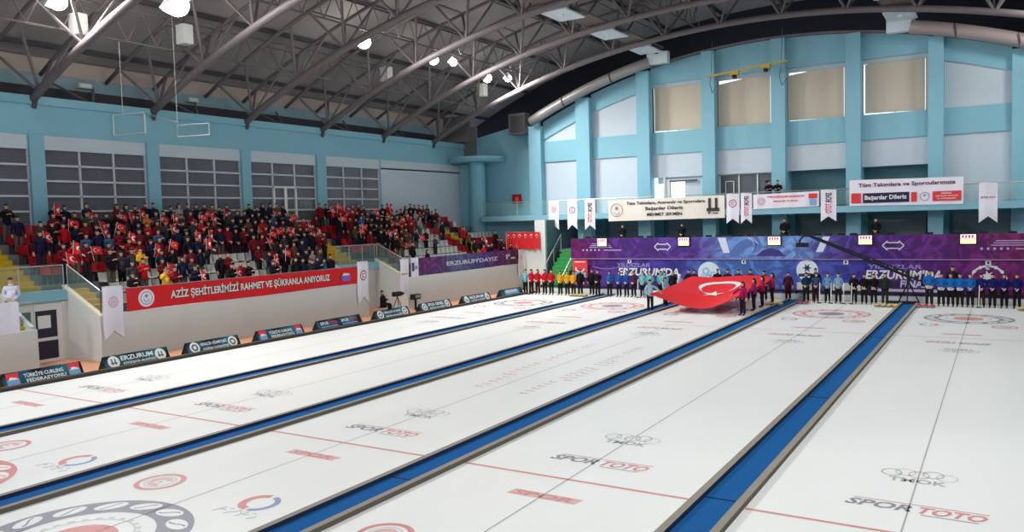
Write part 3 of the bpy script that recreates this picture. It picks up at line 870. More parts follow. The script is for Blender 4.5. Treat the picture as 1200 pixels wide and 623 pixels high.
for i in range(1,5):
    x=P*i+(.03)
    r=empty('lane_divider',(x,0,0)); tag(r,['blue carpet divider between the first and second ice sheets','blue carpet divider between the second and middle ice sheets','blue carpet divider between the middle and fourth ice sheets','widest looking blue carpet divider, left of the rightmost ice sheet'][i-1],'divider','lane dividers')
    MB().box(x-.30,x+.30,Y0,34.6,-.03,.015).build('carpet',CARPET,r)
    for s in (-1,1):
        ZK=.09; k=MB(); f_=lambda u,v,d,x=x,s=s:(x+s*u if s>0 else x-u,d,v)
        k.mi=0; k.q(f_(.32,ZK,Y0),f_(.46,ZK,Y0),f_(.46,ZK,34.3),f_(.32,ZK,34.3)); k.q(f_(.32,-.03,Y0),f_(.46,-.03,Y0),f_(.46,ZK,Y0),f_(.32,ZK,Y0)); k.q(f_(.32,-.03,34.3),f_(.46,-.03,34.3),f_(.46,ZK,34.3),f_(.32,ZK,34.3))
        k.mi=1; k.q(f_(.32,-.03,Y0),f_(.32,-.03,34.3),f_(.32,ZK,34.3),f_(.32,ZK,Y0))  # inner faces coloured dark navy for the shade beside the carpet
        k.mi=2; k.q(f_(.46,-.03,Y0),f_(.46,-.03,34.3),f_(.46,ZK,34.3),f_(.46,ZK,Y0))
        k.build('kerb',[KERB,mat('kerb_inner_shade',(30,46,78),.8),mat('kerb_dark_side',(98,92,80),.8)],r)
    for y in (-1.5+(i%3)*1.7,9.2,21.0): MB().box(x-.30,x+.30,y,y+.03,.015,.024).build('carpet_seam',DARKV,r)
o=MB().box(.2,.42,Y0,34.4,-.03,.10).build('bumper_strip',mat('bumper_foam',(60,58,56),.9)); tag(o,'long dark foam bumper strip along the left edge of the ice','bumper')
MB().box(.22,.3,Y0,34.4,.10,.13).build('bumper_cap',mat('bumper_brown',(120,104,88),.8),o)

# ------------------------------------------------------------------ advertising boards (A-frames)
def boardmat():
    if 'board_print' in MATS: return MATS['board_print']
    m=mat('board_print',(16,40,58),.4,var=.0)
    nt=m.node_tree; b_=nt.nodes['Principled BSDF']
    tc=nt.nodes.new('ShaderNodeTexCoord'); n=nt.nodes.new('ShaderNodeTexNoise'); n.inputs['Scale'].default_value=1.6
    cr=nt.nodes.new('ShaderNodeValToRGB'); cr.color_ramp.elements[0].position=.42; cr.color_ramp.elements[0].color=lin((12,20,34))+(1,)
    cr.color_ramp.elements[1].position=.68; cr.color_ramp.elements[1].color=lin((36,104,128))+(1,)
    nt.links.new(tc.outputs['Object'],n.inputs['Vector']); nt.links.new(n.outputs['Fac'],cr.inputs[0]); nt.links.new(cr.outputs[0],b_.inputs['Base Color'])
    return m
BRD=boardmat()
BRED=mat('logo_red',(214,60,66),.5); BBLU=mat('logo_blue',(120,160,206),.5)
boards=[(-4.2,-.75,'fed','TÜRKİYE CURLING','FEDERASYONU','at the far left edge'),
(-.25,2.42,'fed','TÜRKİYE CURLING','FEDERASYONU','reading TÜRKİYE CURLING FEDERASYONU'),
(3.25,5.9,'ring','ERZURUM','BÜYÜKŞEHİR BELEDİYESİ','reading ERZURUM with two round white emblems'),
(6.75,9.35,'ring2','GENÇLİK HİZMETLERİ','ATATÜRK ÜNİVERSİTESİ','third from the left with two round cream emblems'),
(10.35,13.05,'fed','TÜRKİYE CURLING','FEDERASYONU','below the middle of the red banner'),
(14.0,17.05,'spor','','','with two red and blue SPOR TOTO marks'),
(18.2,20.95,'ring3','GENÇLİK VE SPOR','BAKANLIĞI','in front of the seated camera operator'),
(22.0,24.9,'ring3','SPOR GENEL','MÜDÜRLÜĞÜ','right of the seated camera operator'),
(26.2,29.2,'ring','ERZURUM','BÜYÜKŞEHİR BELEDİYESİ','second from the far right end of the row'),
(30.5,33.2,'plain','ERZURUM','','at the far right end of the row')]
for (ya,yb,kind,t1,t2,where) in boards:
    r=empty('advertising_board',(-.1,(ya+yb)/2,0)); tag(r,'dark blue A-frame advertising board '+where,'advertising board','A-frame boards along the ice')
    # slanted face: bottom front at x=.15, top at x=-.12 z=.5
    L=yb-ya
    def S(u,v,d,ya=ya): # u along board, v up the slope 0..1, d out
        return (.14-.26*v+d*.9, ya+u, .03+.47*v+d*.4)
    MB().prism([(0,0),(L,0),(L,1),(0,1)],S,0,-.02).build('front_panel',BRD,r)
    MB().prism([(0,0),(L,0),(L,1),(0,1)],lambda u,v,d,ya=ya:(-.40+.26*v-d*.9,ya+u,.03+.47*v+d*.4),0,-.02).build('back_panel',BLACK,r)
    e=MB()
    for yy in (ya+.02,yb-.04): e.prism([(.12,.03),(-.40,.03),(-.14,.49),(-.11,.49)],lambda u,v,d,yy=yy:(u,yy+d,v),0,.02)
    e.build('end_cheek',BLACK,r)
    MB().prism([(0,-.06),(L,-.06),(L,.0),(0,.0)],S,.004,-.02).build('base_lip',mat('board_edge',(90,90,92),.6),r)
    if t1:
        t=MB(); put_text(t,t1,L*.25,L*.75,.52,.86,S,.004); t.build('lettering',WHITE,r)
    if t2:
        t=MB(); put_text(t,t2,L*.27,L*.77,.18,.42,S,.004); t.build('lettering',WHITE,r)
    if kind.startswith('ring'):
        for u in (.36,L-.36):
            e=MB(); e.mi=0; e.disc((u,.52),.23,lambda a,b_,d:S(a,(b_-.52)*1.9+.52,d),.004)
            e.mi=1
            if kind=='ring': e.flat([(u-.09,.3),(u-.04,.3),(u-.04,.75),(u-.09,.75)],S,.006).flat([(u+.04,.3),(u+.09,.3),(u+.09,.75),(u+.04,.75)],S,.006).flat([(u-.12,.38),(u+.12,.38),(u+.12,.48),(u-.12,.48)],S,.006)
            else: e.ring((u,.52),.08,.15,lambda a,b_,d:S(a,(b_-.52)*1.9+.52,d),.006,n=20)
            e.build('round_emblem',[mat('emblem_white',(226,226,220),.6),mat('emblem_grey',(90,96,110),.6)],r)
    elif kind=='fed':
        for u in (.3,L-.3):
            e=MB(); e.mi=0; e.flat([(u-.2,.5),(u+.2,.5),(u+.22,.95),(u-.18,.95)],S,.004); e.mi=1; e.flat([(u-.2,.06),(u+.2,.06),(u+.2,.5),(u-.2,.5)],S,.004); e.mi=2; e.flat([(u-.14,.5),(u+.2,.5),(u+.1,.62),(u-.06,.7)],S,.006)
            e.build('square_emblem',[BRED,BBLU,WHITE],r)
    elif kind=='spor':
        for u in (.2,L/2+.1):
            t=MB(); t.mi=0; put_text(t,'SPOR',u,u+.55,.5,.8,S,.004); t.mi=1; put_text(t,'TOTO',u+.58,u+1.15,.5,.8,S,.004); t.mi=2; t.flat([(u,.25),(u+1.1,.25),(u+1.1,.36),(u,.36)],S,.004)
            t.build('lettering',[WHITE,BRED,BBLU],r)
    elif kind=='plain':
        MB().flat([(.5,.25),(L-.5,.25),(L-.5,.78),(.5,.78)],S,.002).build('pale_field',BBLU,r)

# ------------------------------------------------------------------ banners on the stand wall
def cloth_strip(ya,yb,z0,z1,x,sagtop=0.02,n=40):
    mb=MB()
    for i in range(n):
        for u0,u1 in ((i/n,(i+1)/n),):
            def pz(u,top): 
                return (z1-sagtop*abs(sin(u*pi*8)) if top else z0+.02*sin(u*9))
            A=(x+.02*sin(u0*40),ya+(yb-ya)*u0); B=(x+.02*sin(u1*40),ya+(yb-ya)*u1)
            mb.q((A[0],A[1],pz(u0,0)),(B[0],B[1],pz(u1,0)),(B[0],B[1],pz(u1,1)),(A[0],A[1],pz(u0,1)))
            mb.q((A[0]-.01,A[1],pz(u0,1)),(B[0]-.01,B[1],pz(u1,1)),(B[0]-.01,B[1],pz(u1,0)),(A[0]-.01,A[1],pz(u0,0)))
    return mb
r=cloth_strip(5.5,19.0,1.86,2.80,-1.93).build('banner',RED); tag(r,'long red banner reading AZİZ ŞEHİTLERİMİZİ RAHMET VE ŞÜKRANLA ANIYORUZ','banner')
SX=planeX(-1.89)
t=MB(); t.mi=1; put_text(t,'AZİZ ŞEHİTLERİMİZİ RAHMET VE ŞÜKRANLA ANIYORUZ',7.52,16.92,2.10,2.60,SX,0.0); t.mi=0; put_text(t,'AZİZ ŞEHİTLERİMİZİ RAHMET VE ŞÜKRANLA ANIYORUZ',7.48,16.88,2.12,2.63,SX,.008)
t.build('lettering',[WHITE,mat('letter_shadow',(60,34,44),.7)],r)
e=MB(); e.mi=0; e.disc((6.35,2.33),.36,SX,.0); e.mi=1; e.ring((6.35,2.33),.24,.27,SX,.006); e.star((6.35,2.42),.12,SX,.006); e.ring((6.35,2.30),.10,.13,SX,.006,a0=pi,a1=2*pi,n=12)
e.build('round_emblem',[WCLOTH,mat('emblem_slate',(110,120,150),.6)],r)
e=MB(); e.mi=0; e.flat([(17.75,2.08),(18.4,2.08),(18.4,2.38),(17.75,2.38)],SX,.004); e.mi=1; e.flat([(17.8,2.38),(18.4,2.38),(18.3,2.48),(17.9,2.52)],SX,.006); e.mi=0
e.build('square_emblem',[mat('emblem_violet',(120,100,190),.6),WHITE],r)

def print_mat(name, stops, scale=.35, axis=0, lo=0, hi=1, dist=.25, seed=0.0):
    """printed artwork: colours running along one axis, broken up by noise"""
    m=bpy.data.materials.new(name); m.use_nodes=True; nt=m.node_tree; b_=nt.nodes['Principled BSDF']; b_.inputs['Roughness'].default_value=.55; b_.inputs['Specular IOR Level'].default_value=.2
    g=nt.nodes.new('ShaderNodeNewGeometry'); sx=nt.nodes.new('ShaderNodeSeparateXYZ'); nt.links.new(g.outputs['Position'],sx.inputs[0])
    mr=nt.nodes.new('ShaderNodeMapRange'); mr.inputs['From Min'].default_value=lo; mr.inputs['From Max'].default_value=hi; nt.links.new(sx.outputs[axis],mr.inputs[0])
    n=nt.nodes.new('ShaderNodeTexNoise'); n.inputs['Scale'].default_value=scale; n.inputs['Detail'].default_value=3; n.inputs['Distortion'].default_value=1.5
    mp=nt.nodes.new('ShaderNodeMapping'); mp.inputs['Location'].default_value=(seed,0,0); nt.links.new(g.outputs['Position'],mp.inputs[0]); nt.links.new(mp.outputs[0],n.inputs['Vector'])
    ms=nt.nodes.new('ShaderNodeMath'); ms.operation='MULTIPLY_ADD'; ms.inputs[1].default_value=dist*2; ms.inputs[2].default_value=-dist; nt.links.new(n.outputs['Fac'],ms.inputs[0])
    ad=nt.nodes.new('ShaderNodeMath'); ad.operation='ADD'; nt.links.new(mr.outputs[0],ad.inputs[0]); nt.links.new(ms.outputs[0],ad.inputs[1])
    cr=nt.nodes.new('ShaderNodeValToRGB'); nt.links.new(ad.outputs[0],cr.inputs[0])
    els=cr.color_ramp.elements
    while len(els)<len(stops): els.new(.5)
    for e_,(p_,c_) in zip(els,stops): e_.position=p_; e_.color=lin(c_)+(1,)
    n2=nt.nodes.new('ShaderNodeTexNoise'); n2.inputs['Scale'].default_value=scale*2.2; n2.inputs['Detail'].default_value=2; n2.inputs['Distortion'].default_value=2.5; nt.links.new(mp.outputs[0],n2.inputs['Vector'])
    c2=nt.nodes.new('ShaderNodeValToRGB'); c2.color_ramp.elements[0].position=.45; c2.color_ramp.elements[0].color=(.55,.5,.6,1); c2.color_ramp.elements[1].position=.6; c2.color_ramp.elements[1].color=(1,1,1,1); nt.links.new(n2.outputs['Fac'],c2.inputs[0])
    mx=nt.nodes.new('ShaderNodeMix'); mx.data_type='RGBA'; mx.blend_type='MULTIPLY'; mx.inputs[0].default_value=1.0
    nt.links.new(cr.outputs[0],mx.inputs[6]); nt.links.new(c2.outputs[0],mx.inputs[7]); nt.links.new(mx.outputs[2],b_.inputs['Base Color'])
    MATS[name]=m; return m
SP=print_mat('stand_banner_print',[(0,(120,50,110)),(.15,(110,60,130)),(.35,(96,110,150)),(.6,(90,80,150)),(.8,(110,50,120)),(1,(110,50,60))],.5,1,24,36,.1)
r=cloth_strip(24.35,36.0,1.90,2.95,-1.93,0.0).build('banner',SP); tag(r,'purple printed banner on the stand wall below the white seats','banner')
t=MB(); put_text(t,"ERZURUM'DAYIZ",27.2,33.2,2.3,2.58,SX); t.build('lettering',mat('faded_white',(206,200,220),.7),r)
e=MB(); e.flat([(34.3,2.3),(34.5,2.3),(34.5,2.65),(34.3,2.65)],SX).flat([(34.55,2.5),(34.8,2.5),(34.8,2.65),(34.55,2.65)],SX).flat([(34.95,2.3),(35.5,2.3),(35.5,2.42),(34.95,2.42)],SX)
e.build('emblem',mat('faded_white',(206,200,220),.7),r)
r=cloth_strip(23.62,24.32,1.86,3.0,-1.9,0.0,8).build('banner',WCLOTH); tag(r,'short white banner with blue square beside the purple stand banner','banner')
MB().flat([(23.7,2.2),(23.9,2.2),(23.9,2.7),(23.7,2.7)],planeX(-1.86)).build('square_emblem',mat('logo_deepblue',(50,70,140),.6),r)
MB().flat([(23.95,2.3),(24.22,2.3),(24.22,2.5),(23.95,2.5)],planeX(-1.86)).build('faded_mark',mat('faded_grey',(150,150,170),.7),r)

# hanging pennants ------------------------------------------------------
def pennant(kind_fn, u0,u1,z1,z0,d0,label,group,marks,name='pennant'):
    w=u1-u0; n=6; um=(u0+u1)/2; nt=.16*(z1-z0) if (z1-z0)<3 else .25
    mb=MB()
    def wv(u,z): return .03*sin((u-u0)/w*5)+.03*sin(z*3)
    def g(u,z,back=0): 
        return kind_fn(u,z,d0+wv(u,z)-back)
    m=8
    for i in range(n):
        ua=u0+w*i/n; ub=u0+w*(i+1)/n
        def zb(u): return z0+nt*(1-abs(u-um)/(w/2))
        for j in range(m):
            za0=zb(ua)+(z1-zb(ua))*j/m; za1=zb(ua)+(z1-zb(ua))*(j+1)/m; zb0=zb(ub)+(z1-zb(ub))*j/m; zb1=zb(ub)+(z1-zb(ub))*(j+1)/m
            mb.q(g(ua,za0),g(ub,zb0),g(ub,zb1),g(ua,za1)); mb.q(g(ua,za1,.008),g(ub,zb1,.008),g(ub,zb0,.008),g(ua,za0,.008))
    o=mb.build(name,WCLOTH); tag(o,label,'pennant',group)
    fn=lambda u,v,d: kind_fn(u,v,d0+wv(u,v)+.012+d)
    MB().tube([kind_fn(u0-.02,z1,d0+wv(u0,z1)),kind_fn(u1+.02,z1,d0+wv(u1,z1))],.02,6).build('hanging_rod',METAL,o)
    rr=w*.3
    if marks=='sun':
        e=MB(); c=(um,z1-(z1-z0)*.3); e.ring(c,rr*.35,rr*.45,fn,n=20)
        for q in range(14):
            t=2*pi*q/14; e.ring((c[0]+rr*.75*cos(t),c[1]+rr*.75*sin(t)),0.01,rr*.14,fn,n=6)
        e.disc(c,rr*.15,fn); e.build('round_emblem',mat('pale_crimson',(206,140,160),.7),o)
    elif marks=='ring':
        e=MB(); c=(um,z1-(z1-z0)*.33); e.mi=0; e.ring(c,rr*.85,rr*1.05,fn,n=24); e.mi=1; e.ring(c,rr*.3,rr*.5,fn,n=14,a0=.7,a1=5.4)
        e.build('round_emblem',[mat('plum_ink',(120,50,100),.7),mat('ink_red',(214,60,66),.7)],o)
    elif marks=='vert':
        e=MB(); L=(z1-z0)*.64; zt=z1-(z1-z0)*.1
        vfn=lambda a,b_,d: fn(um+w*.22-b_, zt-a, d)
        e.mi=0; put_text(e,'SPOR',0,L*.5,0,w*.42,vfn); e.mi=1; put_text(e,'TOTO',L*.52,L,0,w*.42,vfn)
        e.build('lettering',[mat('ink_charcoal',(60,50,60),.7),mat('ink_red',(214,60,66),.7)],o)
    elif marks=='horiz':
        e=MB(); zc=z1-(z1-z0)*.4; e.mi=0; put_text(e,'SPOR',u0+w*.1,um,zc,zc+w*.13,fn); e.mi=1; put_text(e,'TOTO',um+.02*w,u1-w*.1,zc,zc+w*.13,fn)
        e.build('lettering',[mat('ink_charcoal',(60,50,60),.7),mat('ink_red',(214,60,66),.7)],o)
    return o
PXf=lambda u,v,d:(-1.9+d,u,v)
pennant(PXf,4.45,5.32,2.95,.85,.02,'white swallowtail pennant left of the long red banner','white pennants on the stand wall','sun')
pennant(PXf,18.95,19.85,3.05,.75,.02,'white swallowtail pennant at the right end of the red banner','white pennants on the stand wall','ring')
pennant(PXf,22.5,23.3,2.98,.65,.1,'white swallowtail pennant above the small black monitor','white pennants on the stand wall','horiz')
pennant(PXf,35.9,36.6,2.9,.9,.05,'white swallowtail pennant at the far right end of the stand wall','white pennants on the stand wall','sun')
PYf=lambda u,v,d:(u,YB-.02-d,v)
for u0,u1,z1,z0,mk,lab in [(-.62,.22,6.35,4.25,'sun','leftmost white pennant on the end wall balcony'),(.95,1.72,6.35,4.25,'ring','white pennant with a round emblem, second from left on the balcony'),(2.35,3.15,6.35,4.2,'vert','white pennant with vertical lettering left of the large white banner'),
 (12.62,13.42,6.38,4.45,'ring','white pennant with a round emblem right of the large white banner'),(13.55,14.25,6.38,4.42,'vert','white pennant with vertical lettering left of the small red lettered banner'),
 (18.45,19.35,6.4,4.45,'vert','white pennant left of the TÜM TAKIMLARA banner'),(26.85,27.75,6.45,4.2,'horiz','white pennant at the right end of the balcony')]:
    pennant(PYf,u0,u1,z1,z0,.02,lab,'white pennants on the balcony',mk)

# balcony banners
def ybanner(x0,x1,z0,z1,slant,m,label):
    mb=MB(); n=20
    for i in range(n):
        a=x0+(x1-x0)*i/n; c=x0+(x1-x0)*(i+1)/n
        wa=.015*sin(i*1.3); wc=.015*sin((i+1)*1.3); sa=slant*i/n; sc=slant*(i+1)/n
        mb.q((a,YB-.05-wa,z0+sa),(c,YB-.05-wc,z0+sc),(c,YB-.05-wc,z1+sc),(a,YB-.05-wa,z1+sa)); mb.q((a,YB-.04-wa,z1+sa),(c,YB-.04-wc,z1+sc),(c,YB-.04-wc,z0+sc),(a,YB-.04-wa,z0+sa))
    o=mb.build('banner',m); tag(o,label,'banner','banners on the balcony'); return o
INKC=mat('ink_charcoal',(60,50,60),.7); INKRED=mat('ink_red',(214,60,66),.7); NAVYC=mat('ink_navy',(38,32,76),.7)
CREAM=mat('cream_cloth',(222,218,208),.8)
r=ybanner(4.2,12.5,4.78,6.25,.05,CREAM,'large white balcony banner with black lettering and a tower emblem')
YF=planeY(YB-.085)
t=MB(); put_text(t,'Tüm Takımlara, Antrenör ve Sporculara',5.6,11.2,5.82,6.10,YF); put_text(t,'Başarılar Dileriz',7.0,9.7,5.42,5.72,YF); put_text(t,'MEHMET SEKMEN',7.1,9.6,5.08,5.30,YF); t.build('lettering',INKC,r)
e=MB(); e.box(11.42,11.58,YB-.09,YB-.07,5.45,6.15).box(11.86,12.02,YB-.09,YB-.07,5.45,6.15).box(11.3,12.14,YB-.09,YB-.07,5.28,5.5).box(11.4,11.55,YB-.09,YB-.07,5.12,5.25).box(11.7,12.05,YB-.09,YB-.07,5.14,5.2); e.build('tower_emblem',INKC,r)
e=MB(); e.ring((4.85,5.55),.42,.46,YF); e.star((4.85,5.68),.2,YF); e.ring((4.85,5.45),.18,.22,YF,a0=pi,a1=2*pi,n=12); e.build('round_emblem',mat('faded_plum',(140,120,140),.7),r)
r=ybanner(14.35,18.35,5.33,6.25,.08,WCLOTH,'small white balcony banner with red lettering and red and blue emblem')
t=MB(); put_text(t,'TÜM KAFİLELERE BAŞARILAR',15.2,17.5,5.98,6.17,YF); put_text(t,'GENÇLİK VE SPOR',15.6,17.1,5.72,5.88,YF); t.build('lettering',INKRED,r)
e=MB(); e.ring((14.85,5.82),.1,.14,YF); e.ring((14.85,5.82),.2,.24,YF); e.build('round_emblem',mat('pale_crimson',(206,140,160),.7),r)
e=MB(); e.mi=0; e.flat([(17.75,5.9),(18.25,5.9),(18.25,6.2),(17.75,6.2)],YF); e.mi=1; e.flat([(17.8,5.48),(18.2,5.48),(18.2,5.85),(17.8,5.85)],YF); e.build('square_emblem',[INKRED,BBLU],r)
r=ybanner(20.1,26.1,5.36,6.9,-.08,WCLOTH,'large balcony banner reading Tüm Takımlara ve Sporcularımıza Başarılar Dileriz')
t=MB(); put_text(t,'Tüm Takımlara ve Sporcularımıza',20.6,25.7,6.38,6.68,YF); t.build('lettering',mat('ink_plum',(110,50,80),.7),r)
e=MB(); e.flat([(20.2,5.5),(20.75,5.5),(20.75,6.1),(20.2,6.1)],YF).flat([(23.45,5.5),(23.75,5.5),(23.75,6.05),(23.45,6.05)],YF).flat([(24.55,5.5),(26.0,5.5),(26.0,6.05),(24.55,6.05)],YF); e.build('red_field',INKRED,r)
e=MB(); e.flat([(20.85,5.5),(23.35,5.5),(23.35,6.08),(20.85,6.08)],YF); e.build('navy_field',NAVYC,r)
t=MB(); put_text(t,'Başarılar Dileriz',20.95,23.22,5.62,5.95,YF,.006); put_text(t,'ERZURUM',25.0,25.5,5.88,5.97,YF,.006); put_text(t,'GENÇLİK VE SPOR',24.7,25.85,5.74,5.83,YF,.006); put_text(t,'İL MÜDÜRLÜĞÜ',24.8,25.75,5.6,5.69,YF,.006); t.build('lettering',WHITE,r)
e=MB(); e.ring((24.15,5.78),.22,.25,YF); e.star((24.15,5.85),.1,YF); e.build('round_emblem',mat('emblem_slate',(110,120,150),.6),r)

# red flags hung at the stand's right end
for i in range(6):
    x0=-3.35+i*.48
    r=MB(); n=5
    def zz(u): return 2.78+.22*(1-abs(2*u-1))+.04*(i%2)
    for q in range(n):
        a,c=q/n,(q+1)/n
        r.q((x0+.44*a,36.75+.03*sin(a*6),zz(a)),(x0+.44*c,36.75+.03*sin(c*6),zz(c)),(x0+.44*c,36.75+.03*sin(c*6),4.15),(x0+.44*a,36.75+.03*sin(a*6),4.15))
        r.q((x0+.44*a,36.77+.03*sin(a*6),4.15),(x0+.44*c,36.77+.03*sin(c*6),4.15),(x0+.44*c,36.77+.03*sin(c*6),zz(c)),(x0+.44*a,36.77+.03*sin(a*6),zz(a)))
    o=r.build('hanging_flag',RED); tag(o,'red swallowtail flag hung on the rail, %s from left of six'%ordinal(i+1),'flag','six red flags hung at the right end of the stand')
    e=MB(); crescent_poly(e,planeY(36.7),(x0+.22,4.1),.42,-pi/2); e.build('crescent_and_star',WHITE,o)
MB_=MB(); MB_.tube([(-3.4,36.8,4.17),(-.4,36.8,4.12)],.02,6); MB_.tube([(-3.4,36.8,1.8),(-3.4,36.8,4.17)],.02,6); o=MB_.build('flag_rail',METAL); tag(o,'thin metal rail carrying the six hung red flags','rail')

# ------------------------------------------------------------------ printed purple backdrop at the end of the ice
YK=36.0
LP=print_mat('backdrop_lower_print',[(0,(120,40,110)),(.1,(88,52,140)),(.26,(70,64,160)),(.42,(92,140,210)),(.55,(84,110,200)),(.68,(70,60,160)),(.82,(110,44,130)),(1,(140,44,110))],.35,0,2.5,30,.06,3)
UP=print_mat('backdrop_upper_print',[(0,(110,34,100)),(.12,(84,46,130)),(.3,(92,60,150)),(.42,(110,150,215)),(.55,(120,165,225)),(.62,(90,80,160)),(.7,(84,48,140)),(.85,(110,44,120)),(1,(130,44,90))],.35,0,2.5,30,.07,9)
r=empty('event_backdrop',(16,YK,0)); tag(r,'lower purple and blue printed backdrop wall behind the teams','backdrop')
MB().box(2.6,37,YK,YK+.1,.0,2.26).build('printed_panel',LP,r)
FK=planeY(YK)
for s,x0,x1 in (("ERZURUM'DA",5.9,10.2),("ERZURUM'DA",21.3,25.2)):
    t=MB(); put_text(t,s,x0,x1,1.15,1.68,FK,.01,skew=.15); t.build('lettering',WHITE,r)
t=MB(); put_text(t,'YILDIZLAR',5.8,8.2,1.72,1.98,FK,.01,skew=.15); put_text(t,'YILDIZLAR',21.4,24.2,1.74,1.98,FK,.01,skew=.15); t.build('lettering',mat('violet_letter',(150,130,200),.6),r)
t=MB(); put_text(t,'FINAL',23.1,24.5,.7,1.1,FK,.01,skew=.1); t.flat([(21.9,.35),(25.2,.35),(25.2,.6),(21.9,.6)],FK,.008); t.build('lettering',mat('pale_letter',(200,200,220),.6),r)
MB().flat([(21.7,.7),(23.0,.7),(23.0,1.08),(21.7,1.08)],FK,.006).build('dark_stripe',mat('stripe_dark',(50,40,70),.6),r)
e=MB(); e.mi=0; e.disc((12.15,1.36),.72,FK,.008); e.mi=1
for (cx,cz,rr) in ((11.95,1.5,.26),(12.4,1.3,.2),(12.1,1.1,.22),(11.75,1.2,.12)): e.ring((cx,cz),rr*.5,rr,FK,.014,n=7)
e.build('white_dome',[mat('dome_white',(216,226,238),.6),mat('dome_blue',(150,190,222),.6)],r)
e=MB(); e.mi=0; e.disc((18.1,1.62),.62,FK,.008); e.mi=1; e.star((18.1,1.75),.3,FK,.014,k=6); e.flat([(17.6,1.2),(18.5,1.3),(18.3,1.45),(17.6,1.4)],FK,.014)
e.build('round_emblem',[mat('dome_white',(216,226,238),.6),mat('ball_dark',(50,50,80),.6)],r)
e=MB(); e.ring((27.35,1.1),.78,.88,FK,.008,a0=-.3,a1=pi+.3,n=18)
for q in range(9):
    t_=-.2+q*(pi+.4)/8; e.disc((27.35+.83*cos(t_),1.1+.83*sin(t_)),.09,FK,.010,n=8)
e.star((27.35,1.35),.34,FK,.01,k=7,inner=.5); e.ring((27.35,1.85),.06,.12,FK,.01,n=14,a0=.6,a1=5.6); e.flat([(27.0,.9),(27.7,.9),(27.5,1.1),(27.2,1.1)],FK,.01)
e.build('laurel_emblem',WHITE,r)
for x in (6.75,14.35,20.25,27.36):
    e=MB(); e.mi=0; e.flat([(x-.13,1.98),(x+.13,1.98),(x+.13,2.22),(x-.13,2.22)],FK,.006); e.mi=1; e.flat([(x-.05,2.03),(x+.05,2.03),(x+.05,2.17),(x-.05,2.17)],FK,.010); e.build('lane_number_plate',[WHITE,NAVYC],r)
e=MB()
for i in range(6): e.tube([FK(4.0+i*.35,1.75-.18*sin(pi*i/6),.01),FK(4.35+i*.35,1.75-.18*sin(pi*(i+1)/6),.01)],.02,4)
e.build('smile_curve',mat('violet_letter',(150,130,200),.6),r)
r=empty('event_backdrop',(16,YK-.05,2.27)); tag(r,'upper purple printed parapet panel with arrows below the terrace chairs','backdrop')
MB().box(2.4,37,YK-.05,YK+.1,2.29,3.66).build('printed_panel',UP,r)
FU=planeY(YK-.05)
MB().box(2.4,37,YK-.10,YK+.1,2.245,2.29).build('ledge',mat('ledge_pale',(160,130,170),.6),r)
for x,sg in ((9.1,1),(22.75,-1)):
    e=MB(); pl=[(-.55,0),(-.3,.26),(-.3,.16),(.3,.16),(.3,.26),(.55,0),(.3,-.26),(.3,-.16),(-.3,-.16),(-.3,-.26)]
    n=len(pl)
    for i in range(n):
        a=pl[i]; c=pl[(i+1)%n]; e.beam(FU(x+a[0],3.06+a[1],.01),FU(x+c[0],3.06+c[1],.01),.05,.02,(0,1,0))
    e.build('arrow_outline',WHITE,r)
e=MB(); e.flat([(13.1,2.65),(13.5,2.65),(13.25,3.6),(12.75,3.6)],FU,.006); e.flat([(18.6,2.7),(19.0,2.7),(19.4,3.6),(19.0,3.6)],FU,.006); e.flat([(15.3,3.2),(15.4,3.1),(14.9,3.6),(14.6,3.6)],FU,.006)
e.build('pale_streak',mat('streak_pale',(206,214,232),.6),r)
e=MB(); e.flat([(15.1,2.45),(16.9,2.45),(16.5,2.8),(16,2.95),(15.5,2.8)],FU,.006)
e.ring((14.6,3.1),.5,.55,FU,.006,a0=-1,a1=1.3,n=12)
e.build('curling_artwork',mat('art_indigo',(60,50,120),.6),r)
e=MB()
for x0 in (3.3,27.0):
    for i in range(5): e.disc((x0+.05+i*.3,2.86),.07,FU,.006,n=10)
    e.flat([(x0+1.6,2.82),(x0+2.9,2.82),(x0+2.9,2.88),(x0+1.6,2.88)],FU,.006)
    for j,z in enumerate((3.02,3.14,3.26)): e.flat([(x0+.5+.1*j,z),(x0+2.2-.1*j,z),(x0+2.2-.1*j,z+.05),(x0+.5+.1*j,z+.05)],FU,.006)
e.build('contact_marks',mat('streak_lilac',(176,160,206),.6),r)
# terrace floor
b=MB(); b.box(2.4,37,YK+.1,42.6,2.6,2.85); b.box(0,2.4,38.6,42.6,2.6,2.85); struct('floor_terrace',b,mat('terrace_grey',(110,112,116),.8))

# clocks
for i,(xa,xb) in enumerate(((4.42,5.22),(10.15,10.97),(15.8,16.65),(20.9,21.72),(26.0,26.85))):
    r=MB().box(xa,xb,YK-.14,YK-.05,3.1,3.72).build('scoreboard_clock',BLACK); tag(r,'small lit timer display on the upper parapet, %s from the left'%ordinal(i+1),'clock','timer displays on the parapet')
    MB().box(xa+.06,xb-.06,YK-.15,YK-.14,3.14,3.38).build('lower_display',mat('display_cream',(250,236,170),.4,emit=.9),r)
    MB().box(xa+.06,xb-.06,YK-.15,YK-.14,3.40,3.64).build('upper_display',mat('display_pink',(246,214,226),.4,emit=.8),r)
    t=MB(); 
    for q in range(4): t.box(xa+.14+q*.15,xa+.22+q*.15,YK-.155,YK-.15,3.45,3.6)
    t.build('digits',mat('digit_red',(220,50,90),.5),r)

